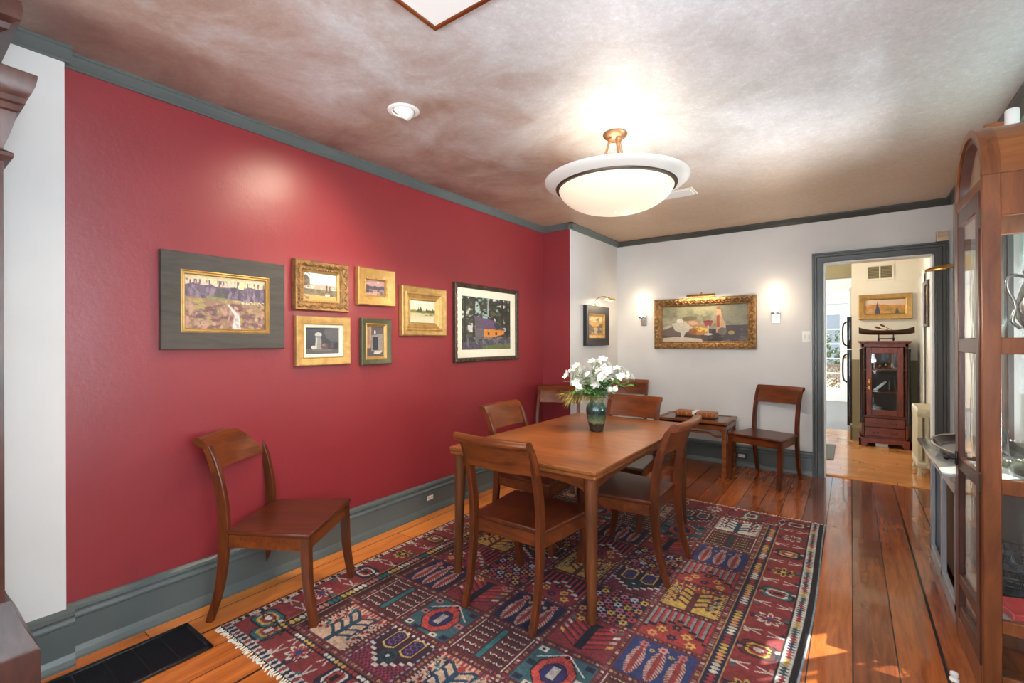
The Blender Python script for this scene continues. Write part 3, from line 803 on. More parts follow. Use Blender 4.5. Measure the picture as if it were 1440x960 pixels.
                for xx in (.30, .70):
                    d = np.abs(a - xx); tip = np.abs(b_ - .74) + .5 * d
                    put(reg & (d < .14) & (tip < .25), YEL); put(reg & (d < .115) & (tip < .215), (40, 28, 70) if i != 3 else (34, 44, 96)); put(reg & (np.abs(d - .05 - .03 * np.sin(b_ * 60)) < .013) & (tip < .18), (126, 70, 130))
                put(reg & (ac > .46) & ((b_ * 9 % 1) < .5), (150, 160, 176)); put(reg & (b_ > .95) & ((a * 9 % 1) < .5), CREAM)
            elif kind == 'O':
                put(reg, (52, 96, 104))
                for (fx, fy) in ((.1, .1), (.9, .1), (.1, .9), (.9, .9), (.1, .5), (.9, .5), (.3, .06), (.7, .06)):
                    put(reg & (np.abs(a - fx) < .07) & (np.abs(b_ - fy) < .06), [PINK, (220, 200, 180), NAVY][rs.randint(3)]); put(reg & (np.abs(a - fx) < .025) & (np.abs(b_ - fy) < .025), BLK)
                d = np.maximum(np.maximum(ac * 1.25, np.abs(b_ - .48)), (ac * 1.25 + np.abs(b_ - .48)) * .72)
                put(reg & (d < .40), BLK); put(reg & (d < .375), (206, 66, 54)); put(reg & (d < .375) & (((np.arctan2(b_ - .48, a - .5) * 9) % 1) < .14), (120, 30, 40))
                put(reg & (d < .245), BLK); put(reg & (d < .23), (44, 34, 96)); dd = np.maximum(ac * 2.2, np.abs(b_ - .48)) ; put(reg & (dd < .16), BLK); put(reg & (dd < .145), (176, 164, 160))
                flower(cx, y0 + (y1 - y0) * .93, .032, (206, 56, 56), BLK, 5, reg)
                put(reg & (np.abs(np.abs(a - .5) - (.95 - b_) * 1.2 - .06) < .018) & (b_ > .66), CREAM)
            elif kind == 'R':
                put(reg, (150, 44, 48))
                put(reg & (ac < .075 + .05 * (b_ > .8)) & (b_ < .92) & (b_ > .08), (24, 26, 46))
                for q in range(5):
                    yy = .12 + q * .15; s = b_ - yy - .7 * ac
                    arm = reg & (ac > .08) & (ac < .42)
                    put(arm & (np.abs(s) < .038), (206, 60, 54) if q % 2 else (184, 46, 50)); put(arm & (np.abs(s + .055) < .014), (34, 26, 50))
                    put(reg & (np.abs(ac - .42) < .05) & (np.abs(s) < .035), [(190, 164, 160), CREAM, (70, 120, 116), YEL][(q + i) % 4])
                flower(x0 + (x1 - x0) * .2, y0 + (y1 - y0) * .9, .02, YEL, BLK, 5, reg); flower(x0 + (x1 - x0) * .8, y0 + (y1 - y0) * .9, .02, (206, 120, 118), BLK, 5, reg)
            elif kind == 'F':
                put(reg, (28, 30, 62))
                cs = [(226, 150, 90), (200, 62, 70), (206, 120, 140), (206, 204, 212), (196, 70, 60), YEL]
                for q in range(6):
                    for r2 in range(5):
                        fx = (r2 + .35 + .5 * (q % 2)) / 5.2; fy = (q + .5) / 6
                        if fx < .97: flower(x0 + (x1 - x0) * fx, y0 + (y1 - y0) * fy, .024, cs[(q * 2 + r2 + (q + r2) // 3) % 6], BLK, 6, reg)
    P.jitter(220, 160, 3, .25); P.jitter(700, 500, 4, .25)
    gmean = P.a.mean(2, keepdims=True); P.a = (gmean + (P.a - gmean) * .88) * .86
    # row colour shifts (abrash) along the length
    ab = noise2(H, 1, 40, 1, 8, 3); P.a *= (.90 + .2 * ab)[..., None]
    return P.done(), W, H
img, RW, RH = rug_image()
rug = grid_mesh('area_rug', RX1 - RX0, RY1 - RY0, img, vc_mat('knotted_wool', 0.9, 0.5, 260), flat=True)
me = rug.data
co = np.empty(len(me.vertices) * 3, np.float32); me.vertices.foreach_get('co', co); co = co.reshape(-1, 3)
xx, yy = co[:, 0], co[:, 1]
wav = 0.002 * np.sin(yy * 4.1 + 1) * np.sin(xx * 3.2) + 0.008
e = np.minimum(np.minimum(xx + (RX1 - RX0) / 2, (RX1 - RX0) / 2 - xx), np.minimum(yy + (RY1 - RY0) / 2, (RY1 - RY0) / 2 - yy))
co[:, 2] = np.where(e < .001, 0.0005, wav)
# the right-hand selvedge bows a little, as old rugs do
side = np.clip((xx - .75) / .4, 0, 1); co[:, 0] += side * (0.012 * np.sin(yy * 2.3 + 1.0) - .035 * np.clip((-yy) / 1.6, 0, 1) + .02 * np.clip(yy / 1.6, 0, 1))
me.vertices.foreach_set('co', co.ravel()); me.update()
rug.location = ((RX0 + RX1) / 2, (RY0 + RY1) / 2, 0)
tag(rug, 'large red and navy oriental rug with panels of flowers and trees under the dining table', 'rug')
bm = B()
rg = random.Random(5)
for k in range(150):
    t = k / 149; x = RX0 + (RX1 - RX0) * t
    for (y, s) in ((RY0 + .004, -1), (RY1 - .004, 1)):
        xx_ = x - (RX0 + RX1) / 2 + rg.uniform(-.004, .004); y_ = y - (RY0 + RY1) / 2
        tube(bm, [(xx_, y_, .004), (xx_ + rg.uniform(-.008, .008), y_ + s * .012, .004), (xx_ + rg.uniform(-.014, .014), y_ + s * rg.uniform(.018, .03), .0025)], .0032, 5)
obj('fringe', bm, paint('wool_fringe', C3(206, 196, 178), .9), rug, 60, kind='stuff')

# ------------------------------------------------------------------ chairs
def bez(pts, n):
    """Catmull-Rom through pts"""
    P = [Vector(p) for p in pts]; P = [2 * P[0] - P[1]] + P + [2 * P[-1] - P[-2]]; out = []
    m = len(P) - 3
    for s in range(n + 1):
        t = s / n * m; i = min(int(t), m - 1); f = t - i
        a, b_, c, d = P[i:i + 4]
        out.append(.5 * ((2 * b_) + (c - a) * f + (2 * a - 5 * b_ + 4 * c - d) * f * f + (3 * b_ - a - 3 * c + d) * f ** 3))
    return out

def side_strip(bm, centre, widths, x0, x1, n=16, bev=0.003):
    """member sawn from a board: side view is a curved centre line (y,z) with widths; sawn thickness x0..x1"""
    c = bez([(0, p[0], p[1]) for p in centre], n); w = [widths[0] + (widths[1] - widths[0]) * i / n if len(widths) == 2 else np.interp(i / n, np.linspace(0, 1, len(widths)), widths) for i in range(n + 1)]
    rings = []
    for i, p in enumerate(c):
        t = (c[min(i + 1, n)] - c[max(i - 1, 0)]).normalized(); nn = Vector((0, t.z, -t.y))
        f, k = p + nn * w[i] / 2, p - nn * w[i] / 2; b_ = bev
        g, h = p + nn * (w[i] / 2 - b_), p - nn * (w[i] / 2 - b_)
        rings.append([(x0 + b_, f.y, f.z), (x1 - b_, f.y, f.z), (x1, g.y, g.z), (x1, h.y, h.z), (x1 - b_, k.y, k.z), (x0 + b_, k.y, k.z), (x0, h.y, h.z), (x0, g.y, g.z)])
    loft(bm, rings)

def make_chair(label, group):
    t = thing('dining_chair', label, 'chair', group=group)
    # seat board: wider at the front, dished very slightly, rounded edge
    bm = B()
    wf, wb, yf, yb, z0, z1 = .265, .222, .235, -.205, .432, .455
    poly = [(-wf, yf - .01), (-wf + .01, yf), (wf - .01, yf), (wf, yf - .01), (wb, yb), (-wb, yb)]
    prism(bm, poly, 'z', z0, z1, .005)
    obj('seat', bm, M['seat'], t, 40)
    bm = B()
    def rail(p, q, th):
        p, q = Vector(p), Vector(q); d = (q - p).normalized(); n = Vector((-d.y, d.x, 0)) * th
        loft(bm, [[tuple(a + Vector((0, 0, z))) for a, z in ((p, .368), (p + n, .368), (p + n, .433), (p, .433))],
                  [tuple(a + Vector((0, 0, z))) for a, z in ((q, .368), (q + n, .368), (q + n, .433), (q, .433))]])
    rail((-.235, .218, 0), (.235, .218, 0), -.022); rail((-.205, -.2, 0), (.205, -.2, 0), .02)
    rail((-.21, -.2, 0), (-.252, .2, 0), -.02); rail((.21, -.2, 0), (.252, .2, 0), .02)
    obj('seat_frame', bm, M['rail'], t, 40)
    for s in (-1, 1):
        bm = B(); xa, xb = sorted((s * .254, s * .214))
        side_strip(bm, [(.205, .435), (.207, .32), (.217, .17), (.245, 0)], [.044, .044, .038, .031], xa, xb)
        obj('leg', bm, M['chair'], t, 40)
        bm = B(); xa, xb = sorted((s * .221, s * .192))
        side_strip(bm, [(-.292, 0), (-.243, .16), (-.222, .32), (-.217, .45), (-.222, .56), (-.242, .68), (-.272, .785), (-.30, .855)], [.030, .038, .046, .05, .048, .044, .040, .034], xa, xb, 26)
        obj('rear_leg', bm, M['chair'], t, 40)
    # top rail: broad board curved in plan, its upper edge rolled back into a scroll
    bm = B(); rings = []
    back = bez([(0, -.260, .735), (0, -.277, .79), (0, -.300, .85), (0, -.327, .893)], 8)
    for i in range(15):
        x = -.222 + .444 * i / 14; bow = .026 * ((x / .222) ** 2 - 1)
        # front line up, around the scroll, back line down
        sec = []
        for k, p in enumerate(back):
            tt = (back[min(k + 1, 8)] - back[max(k - 1, 0)]).normalized(); nn = Vector((0, tt.z, -tt.y)); sec.append(p + nn * .012)
        cc = Vector((0, -.343, .884))
        for k in range(9):
            an = math.radians(35 + 27 * k); sec.append(cc + Vector((0, math.cos(an), math.sin(an))) * .021)
        for k, p in list(enumerate(back))[:7][::-1]:
            tt = (back[min(k + 1, 8)] - back[max(k - 1, 0)]).normalized(); nn = Vector((0, tt.z, -tt.y)); sec.append(p - nn * .012)
        rings.append([(x, p.y + bow, p.z) for p in sec])
    loft(bm, rings)
    obj('top_rail', bm, M['rail'], t, 45)
    return t

G = 'mahogany dining chairs'
chairs = [  # back-of-seat point, facing direction, label
    ((-2.610, 1.190), (.83, .556), 'dining chair alone against the red wall near the floor register'),
    ((-1.402, 1.865), (.0, 1.0), 'dining chair at the near short end of the table, its back to the camera'),
    ((-.892, 2.805), (-1.0, .01), 'dining chair tucked under the right long side of the table'),
    ((-2.010, 2.775), (1.0, 0.02), 'dining chair tucked under the left long side of the table by the red wall'),
    ((-1.465, 3.66), (.02, -1.0), 'dining chair at the far end of the table behind the vase'),
    ((-2.395, 4.075), (.31, -.95), 'dining chair in front of the red return, left of the bouquet'),
    ((-2.165, 5.34), (.18, -.984), 'dining chair in the far white corner, partly behind the bouquet'),
    ((-.625, 5.40), (-.298, -.955), 'dining chair against the white wall beside the doorway'),
]
first = None
for (bx, by), (fx, fy), lab in chairs:
    d = Vector((fx, fy)).normalized(); c = (bx + d.x * .222, by + d.y * .222)
    rz = math.atan2(d.y, d.x) - PI / 2
    z = .0095 if (RX0 < c[0] - .05 and c[0] < RX1 and c[1] < RY1 - .1 and c[1] > RY0) else 0
    if lab.startswith('dining chair alone'): z = .0
    if first is None:
        first = make_chair(lab, G); first.location = (c[0], c[1], z); first.rotation_euler = (0, 0, rz)
    else: dup(first, (c[0], c[1], z), rz, lab, G)

# ------------------------------------------------------------------ dining table
t = thing('dining_table', 'walnut draw leaf dining table with tapered round legs on the rug', 'table', (-1.452, 2.81, .0095))
hx, hy = .478, .80
def slab(bm, ix, z0, z1, r):
    """rounded-corner top with barely bowed sides"""
    pts = []
    for (sx, sy, a0) in ((1, 1, 0), (-1, 1, 90), (-1, -1, 180), (1, -1, 270)):
        for k in range(5):
            an = math.radians(a0 + 22.5 * k); pts.append((sx * (hx - ix - r) + r * math.cos(an), sy * (hy - ix - r) + r * math.sin(an)))
    prism(bm, pts, 'z', z0, z1, .004)
bm = B(); slab(bm, 0, .720, .741, .018); obj('tabletop', bm, M['tableleg' if 0 else 'table'], t, 40)
bm = B(); slab(bm, .004, .699, .718, .016); obj('draw_leaf', bm, M['table'], t, 40)
bm = B()
def arch_apron(p, q, n):
    N = 14; rings = []
    for i in range(N + 1):
        f = i / N; x = p[0] + (q[0] - p[0]) * f; y = p[1] + (q[1] - p[1]) * f
        zb = .615 + .045 * (1 - (2 * f - 1) ** 4)
        rings.append([(x, y, zb), (x + n[0] * .022, y + n[1] * .022, zb), (x + n[0] * .022, y + n[1] * .022, .70), (x, y, .70)])
    loft(bm, rings)
ax, ay = hx - .045, hy - .045
arch_apron((-ax, -ay), (ax, -ay), (0, 1)); arch_apron((-ax, ay), (ax, ay), (0, -1)); arch_apron((-ax, -ay), (-ax, ay), (1, 0)); arch_apron((ax, -ay), (ax, ay), (-1, 0))
obj('apron', bm, M['rail'], t, 40)
for sx in (-1, 1):
    for sy in (-1, 1):
        bm = B(); rings = []
        for k in range(9):
            f = k / 8; z = .70 * (1 - f); r = .037 - .014 * f - .002 * math.sin(PI * f)
            cx, cy = sx * (hx - .052 + .010 * f), sy * (hy - .052 + .014 * f)
            rings.append([(cx + r * math.cos(2 * PI * i / 20), cy + r * math.sin(2 * PI * i / 20), z) for i in range(20)])
        loft(bm, rings); obj('leg', bm, M['tableleg'], t, 50)

# ------------------------------------------------------------------ vase and flowers
VX, VY, VZ = -1.421, 2.945, .7505
def glaze():
    m, nt, b = base_mat('green_drip_glaze')
    tc = nd(nt, 'ShaderNodeTexCoord'); s = nd(nt, 'ShaderNodeSeparateXYZ'); nt.links.new(tc.outputs['Object'], s.inputs[0])
    n = nd(nt, 'ShaderNodeTexNoise'); n.inputs['Scale'].default_value = 14; n.inputs['Detail'].default_value = 3; nt.links.new(tc.outputs['Object'], n.inputs['Vector'])
    a = nd(nt, 'ShaderNodeMath', operation='MULTIPLY_ADD'); a.inputs[1].default_value = .05; nt.links.new(n.outputs['Fac'], a.inputs[0]); nt.links.new(s.outputs['Z'], a.inputs[2])
    mr = nd(nt, 'ShaderNodeMapRange'); mr.inputs['From Min'].default_value = .02; mr.inputs['From Max'].default_value = .25; nt.links.new(a.outputs[0], mr.inputs['Value'])
    r = ramp(nt, [(0.0, C3(150, 140, 116)), (.03, C3(46, 40, 36)), (.26, C3(42, 46, 40)), (.30, C3(112, 122, 92)), (.38, C3(84, 104, 78)), (.50, C3(46, 76, 62)), (.56, C3(20, 46, 46)), (.80, C3(38, 70, 60)), (.90, C3(78, 94, 70)), (1.0, C3(132, 112, 80))])
    nt.links.new(mr.outputs[0], r.inputs['Fac'])
    v = nd(nt, 'ShaderNodeTexVoronoi'); v.inputs['Scale'].default_value = 160; nt.links.new(tc.outputs['Object'], v.inputs['Vector'])
    mx = nd(nt, 'ShaderNodeMix', data_type='RGBA', blend_type='OVERLAY'); mx.inputs['Factor'].default_value = .35
    nt.links.new(r.outputs['Color'], mx.inputs['A']); nt.links.new(v.outputs['Color'], mx.inputs['B']); nt.links.new(mx.outputs['Result'], b.inputs['Base Color'])
    set_in(b, Roughness=.12, Coat_Weight=.5)
    return m
bm = B()
lathe(bm, [(.042, 0), (.046, .004), (.047, .012), (.056, .05), (.066, .10), (.0715, .135), (.071, .16), (.064, .182), (.053, .197), (.047, .208), (.046, .218), (.052, .226), (.053, .23), (.048, .231), (.042, .222), (.041, .208), (.050, .19), (.062, .15), (.052, .06), (.03, .02)], 40, caps=True)
vase = obj('flower_vase', bm, glaze(), None, 50); vase.location = (VX, VY, VZ)
tag(vase, 'green glazed stoneware vase on the dining table', 'vase')
M['petal'] = paint('white_petal', C3(222, 219, 210), .6, var=.06, scale=30)
M['bud'] = paint('cream_bud', C3(240, 234, 214), .5, var=.05)
M['leaf'] = paint('flower_leaf', C3(66, 112, 48), .45, var=.3, scale=25)
M['stem'] = paint('flower_stem', C3(108, 142, 76), .5, var=.15)
M['grass'] = paint('dry_grass', C3(146, 128, 66), .7, var=.35, scale=40)
def petal(bm, c, d, side, L, W, curl):
    """cupped petal from c along d"""
    d = d.normalized(); side = side.normalized(); n = d.cross(side)
    rows = []
    for k in range(6):
        f = k / 5; w = W * math.sin(PI * min(.96, .12 + .86 * f)) ** .8; p = c + d * (L * f) + n * (curl * f * f)
        rows.append([tuple(p - side * w + n * .18 * W), tuple(p), tuple(p + side * w + n * .18 * W)])
    v = [[bm.verts.new(q) for q in r] for r in rows]
    for a, b_ in zip(v[:-1], v[1:]):
        for i in range(2): bm.faces.new((a[i], a[i + 1], b_[i + 1], b_[i]))
def blossom(bm, c, axis, r, rg):
    axis = axis.normalized(); a = axis.orthogonal().normalized(); b_ = axis.cross(a)
    for k in range(6):
        an = 2 * PI * k / 6 + rg.uniform(-.15, .15); out = a * math.cos(an) + b_ * math.sin(an)
        d = out * (.75 if k % 2 else .62) + axis * .75
        petal(bm, c, d, axis.cross(out), r * rg.uniform(.9, 1.1), r * (.40 if k % 2 else .30), -r * .28)
def leaf_blade(bm, c, d, L, W, rg, droop=.02):
    d = d.normalized(); side = d.cross(Vector((rg.uniform(-.3, .3), rg.uniform(-.3, .3), 1))).normalized()
    rows = []
    for k in range(7):
        f = k / 6; w = W * (math.sin(PI * (f ** .8)) + .02); p = c + d * (L * f) + Vector((0, 0, -droop * f * f))
        rows.append([tuple(p - side * w + Vector((0, 0, .15 * W))), tuple(p), tuple(p + side * w + Vector((0, 0, .15 * W)))])
    v = [[bm.verts.new(q) for q in r] for r in rows]
    for a, b_ in zip(v[:-1], v[1:]):
        for i in range(2): bm.faces.new((a[i], a[i + 1], b_[i + 1], b_[i]))
cr, sr = math.cos(math.radians(36)), math.sin(math.radians(36))
def V(right, up, toward=0.0):
    """bouquet directions laid out about the vase: right / towards the room / up"""
    return Vector((cr * right + sr * toward, sr * right - cr * toward, up))
heads = [  # (sideways, height above rim, towards the room, cluster radius, blossoms)
    (-.165, .135, .02, .052, 5), (-.115, .175, -.02, .055, 6), (-.155, .075, .05, .03, 2), (-.02, .20, -.02, .06, 7), (.03, .215, .03, .06, 6), (.05, .165, .05, .055, 6),
    (-.02, .145, .06, .05, 5), (.075, .19, -.06, .05, 5), (.165, .155, .0, .055, 6), (.215, .125, .02, .045, 4), (.095, .085, .06, .03, 2), (-.08, .15, -.08, .05, 5), (.13, .16, -.08, .05, 5)]
places = ['at the far left of the bouquet', 'upper left of the bouquet', 'low on the left of the bouquet', 'at the top centre of the bouquet', 'topmost and just right of centre', 'in the middle, right of centre',
          'front and centre of the bouquet', 'at the back, upper right of centre', 'on the right of the bouquet', 'at the far right tip of the bouquet', 'low on the right, half closed', 'at the back on the left', 'at the back on the right']
rg = random.Random(11)
for (sx, up, tw, cl, nb_), pl in zip(heads, places):
    h = V(sx, up, tw); root = Vector((rg.uniform(-.018, .018), rg.uniform(-.018, .018), -.17)); rim = Vector((h.x * .12, h.y * .12, .0))
    ft = thing('white_flower', 'white flower in the green vase, ' + pl, 'flower', (VX, VY, VZ + .231), 0, 'white flowers in the green vase')
    path = bez([root, rim, rim + (h - rim) * .5 + Vector((0, 0, .012)), h - Vector((0, 0, .02))], 10)
    bm = B(); tube(bm, path, .0032, 6)
    cents = []
    for k in range(nb_):
        dv = Vector((rg.gauss(0, 1), rg.gauss(0, 1), rg.gauss(.35, .8))).normalized(); c = h + dv * cl * .72; cents.append((c, dv))
        tube(bm, [h - Vector((0, 0, .02)), (h + c) / 2 - Vector((0, 0, .006)), c], .0018, 5)
    obj('stem', bm, M['stem'], ft, 60)
    for c, dv in cents:
        bm = B(); r_ = rg.uniform(.034, .042)
        ax_ = (dv + h.normalized() * .5 + V(0, 0, .35))
        if pl.endswith('half closed') or pl.startswith('low on the left'):
            blossom(bm, c - ax_.normalized() * .012, ax_ * 3, r_ * 1.0, rg); sphere(bm, c + ax_.normalized() * .008, .02, 10)
        else: blossom(bm, c, ax_, r_, rg)
        obj('blossom', bm, M['petal'], ft, 80)
    bm = B()
    for k in range(5):
        p = path[4 + k] if k < 5 else path[8]; an = rg.uniform(0, 2 * PI)
        leaf_blade(bm, p, Vector((math.cos(an), math.sin(an), rg.uniform(-.2, .7))) + V(sx * 2, 0, .4), rg.uniform(.06, .10), rg.uniform(.012, .02), rg)
    obj('foliage', bm, M['leaf'], ft, 80)
# one broad leafy sprig each side, and dry grass on the left
for nm, pl, dirs, n, mat_, L, W in (('leaf_sprig', 'green leafy sprig drooping at the right of the bouquet', V(.22, .085, .05), 8, 'leaf', .085, .022),
                                    ('leaf_sprig', 'dark green leafy sprig on the left of the bouquet', V(-.12, .06, .06), 12, 'leaf', .07, .015),
                                    ('leaf_sprig', 'green leafy sprig low at the front of the bouquet', V(.02, .09, .08), 14, 'leaf', .08, .017)):
    ft = thing(nm, pl, 'foliage', (VX, VY, VZ + .231), 0, 'green sprigs in the vase')
    path = bez([Vector((.01 * rg.random(), 0, -.16)), Vector((dirs.x * .12, dirs.y * .12, .0)), dirs * .6 + Vector((0, 0, .02)), dirs], 10)
    bm = B(); tube(bm, path, .0025, 6); obj('stem', bm, M['stem'], ft, 60)
    bm = B()
    for k in range(n):
        p = path[min(10, 4 + k * 7 // n)]; leaf_blade(bm, p, dirs.normalized() + Vector((rg.uniform(-.7, .7), rg.uniform(-.7, .7), rg.uniform(-.3, .6))), L * rg.uniform(.8, 1.2), W, rg, .03)
    obj('foliage', bm, M[mat_], ft, 80)
for (sx, up, tw), pl in (((-.25, .02, .05), 'dry brown grass plume hanging left of the bouquet'), ((-.21, -.01, .10), 'olive grass plume drooping low at the left front of the bouquet'), ((-.23, .115, .02), 'thin single grass blade arching at the far left of the bouquet')):
    ft = thing('grass_plume', pl, 'grass', (VX, VY, VZ + .231), 0, 'grasses in the vase'); h = V(sx, up, tw)
    path = bez([Vector((-.01, .01, -.16)), Vector((h.x * .1, h.y * .1, 0)), h * .55 + Vector((0, 0, .035)), h], 12)
    bm = B(); tube(bm, path, .0018, 5); obj('stem', bm, M['stem'], ft, 60)
    if not pl.startswith('thin'):
        bm = B()
        for k in range(170):
            f = rg.uniform(.45, 1); p = path[int(f * 12)]; d = h.normalized() + Vector((rg.uniform(-.6, .6), rg.uniform(-.6, .6), rg.uniform(-.7, .35)))
            leaf_blade(bm, p, d, rg.uniform(.035, .075), .0034, rg, .02)
        obj('plume', bm, M['grass'], ft, 80)

# ------------------------------------------------------------------ side table with two old books
t = thing('side_table', 'low rosewood side table with inset top against the white wall', 'table', (-1.368, 5.305, 0))
sx_, sy_ = .362, .262
bm = B()
for (a, b_, c, d) in ((-sx_, -sy_, sx_, -sy_ + .05), (-sx_, sy_ - .05, sx_, sy_), (-sx_, -sy_ + .05, -sx_ + .05, sy_ - .05), (sx_ - .05, -sy_ + .05, sx_, sy_ - .05)): box(bm, (a, b_, .520), (c, d, .545), .004)
obj('tabletop', bm, M['rosewood'], t, 40)
bm = B(); box(bm, (-sx_ + .045, -sy_ + .045, .523), (sx_ - .045, sy_ - .045, .5405)); obj('inset_panel', bm, M['rosedark'], t)
bm = B(); box(bm, (-sx_ + .022, -sy_ + .022, .502), (sx_ - .022, sy_ - .022, .52)); obj('waist', bm, M['rosedark'], t)
bm = B()
def curved_apron(p, q, n):
    N = 20; rings = []
    for i in range(N + 1):
        f = i / N; x = p[0] + (q[0] - p[0]) * f; y = p[1] + (q[1] - p[1]) * f; e_ = min(f, 1 - f)
        zb = .458 - .05 * max(0, 1 - e_ / .10) ** 1.6
        rings.append([(x, y, zb), (x + n[0] * .02, y + n[1] * .02, zb), (x + n[0] * .02, y + n[1] * .02, .503), (x, y, .503)])
    loft(bm, rings)
A_, B__ = sx_ - .012, sy_ - .012
curved_apron((-A_, -B__), (A_, -B__), (0, 1)); curved_apron((-A_, B__), (A_, B__), (0, -1)); curved_apron((-A_, -B__), (-A_, B__), (1, 0)); curved_apron((A_, -B__), (A_, B__), (-1, 0))
obj('apron', bm, M['rosewood'], t, 40)
def hump(p, q, n):
    N = 24; rings = []
    for i in range(N + 1):
        f = i / N; x = p[0] + (q[0] - p[0]) * f; y = p[1] + (q[1] - p[1]) * f; e_ = min(f, 1 - f)
        zc = .385 + .028 * min(1, max(0, (e_ - .14) / .08))
        rings.append([(x, y, zc), (x + n[0] * .018, y + n[1] * .018, zc), (x + n[0] * .018, y + n[1] * .018, zc + .02), (x, y, zc + .02)])
    b2 = B(); loft(b2, rings); obj('stretcher', b2, M['rosewood'], t, 40)
hump((-A_ + .02, -B__ + .012), (A_ - .02, -B__ + .012), (0, 1)); hump((-A_ + .02, B__ - .012), (A_ - .02, B__ - .012), (0, -1)); hump((-A_ + .012, -B__ + .02), (-A_ + .012, B__ - .02), (1, 0)); hump((A_ - .012, -B__ + .02), (A_ - .012, B__ - .02), (-1, 0))
for a in (-1, 1):
    for b_ in (-1, 1):
        bm = B(); x0, x1 = sorted((a * (sx_ - .010), a * (sx_ - .052))); y0, y1 = sorted((b_ * (sy_ - .010), b_ * (sy_ - .052)))
        box(bm, (x0, y0, .02), (x1, y1, .503), .006, 2)
        x0, x1 = sorted((a * (sx_ - .010), a * (sx_ - .060))); y0, y1 = sorted((b_ * (sy_ - .010), b_ * (sy_ - .060)))
        box(bm, (x0, y0, 0), (x1, y1, .03), .008, 2); obj('leg', bm, M['rosewood'], t, 40)
M['leather'] = paint('tan_calf_leather', C3(158, 84, 40), .4, var=.2, scale=20, bump=.2)
M['leatherdark'] = paint('dark_leather_label', C3(46, 30, 26), .4, var=.1)
M['pages'] = paint('old_page_edges', C3(200, 178, 140), .8, var=.1, scale=120)
def old_book(x, y, w, d, h, rz, label):
    t = thing('leather_book', label, 'book', (x, y, .5452), rz, 'old leather books on the side table')
    bm = B()   # spine towards the room (-y)
    box(bm, (-w / 2, -d / 2 + .006, h - .005), (w / 2, d / 2, h), .0015); box(bm, (-w / 2, -d / 2 + .006, 0), (w / 2, d / 2, .005), .0015)
    prism(bm, [(-d / 2 + .008, 0), (-d / 2, h * .15), (-d / 2 - .004, h / 2), (-d / 2, h * .85), (-d / 2 + .008, h), (-d / 2 + .012, h), (-d / 2 + .012, 0)], 'x', -w / 2, w / 2)
    obj('cover', bm, M['leather'], t, 30)
    bm = B(); box(bm, (-w / 2 + .005, -d / 2 + .01, .0045), (w / 2 - .005, d / 2 - .006, h - .0045)); obj('pages', bm, M['pages'], t)
    for f in (-.38, -.16, .10, .36):
        bm = B(); prism(bm, [(-d / 2 + .006, h * .06), (-d / 2 - .002, h * .15), (-d / 2 - .0065, h / 2), (-d / 2 - .002, h * .85), (-d / 2 + .006, h * .94)], 'x', w * f - .003, w * f + .003)
        obj('gilt_band', bm, M['gold'], t, 40)
    bm = B(); s_ = 1 if x < -1.38 else -1
    prism(bm, [(-d / 2 + .006, h * .05), (-d / 2 - .001, h * .14), (-d / 2 - .0055, h / 2), (-d / 2 - .001, h * .86), (-d / 2 + .007, h + .001), (d / 2 - .01, h + .001), (d / 2 - .01, h - .002), (-d / 2 + .01, h - .002)], 'x', *sorted((s_ * w * .5, s_ * w * .39)))
    obj('corner_band', bm, M['leatherdark'], t, 40)
old_book(-1.482, 5.345, .205, .165, .052, .0, 'tan leather book lying on the side table, the left of two')
old_book(-1.268, 5.335, .205, .170, .054, -.02, 'tan leather book lying on the side table, the right of two')
bm = B(); box(bm, (-.022, -.09, 0), (.022, .07, .004), .001); box(bm, (-.022, -.094, -.03), (.022, -.09, .004), .001)
rb = obj('paper_band', bm, paint('white_paper', C3(236, 234, 228), .7), None, 30); rb.location = (-1.378, 5.345, .6005)
tag(rb, 'white folded paper band lying across the two leather books', 'paper')

# ------------------------------------------------------------------ pictures
def ornament(bm, w, h, ins, out, r, step, rg):
    """carved leaves and beads along a moulding"""
    def put(x, z):
        sphere(bm, (x, -out, z), r * rg.uniform(.8, 1.15), 7, (1, .75, 1))
    n = max(3, int((w - 2 * ins) / step)); m = max(3, int((h - 2 * ins) / step))
    for k in range(n + 1):
        x = -w / 2 + ins + (w - 2 * ins) * k / n; put(x, h / 2 - ins); put(x, -h / 2 + ins)
    for k in range(1, m):
        z = -h / 2 + ins + (h - 2 * ins) * k / m; put(-w / 2 + ins, z); put(w / 2 - ins, z)

def swags(bm, w, h, ins, out, L, r, rg, gap):
    """diagonal carved leaf strokes along a moulding"""
    for horiz, ln in ((True, w - 2 * ins), (False, h - 2 * ins)):
        n = max(4, int(ln / gap))
        for sgn in (-1, 1):
            for k in range(n + 1):
                p = -ln / 2 + ln * k / n; dd = (L if k % 2 else -L)
                if horiz: a, b_ = (p - L * .5, -out, sgn * (h / 2 - ins) - dd * .45), (p + L * .5, -out, sgn * (h / 2 - ins) + dd * .45)
                else: a, b_ = (sgn * (w / 2 - ins) - dd * .45, -out, p - L * .5), (sgn * (w / 2 - ins) + dd * .45, -out, p + L * .5)
                mid = tuple((u + v) / 2 for u, v in zip(a, b_)); mid = (mid[0], mid[1] - r * .6, mid[2])
                tube(bm, [a, mid, b_], [r * .5, r, r * .5], 6)

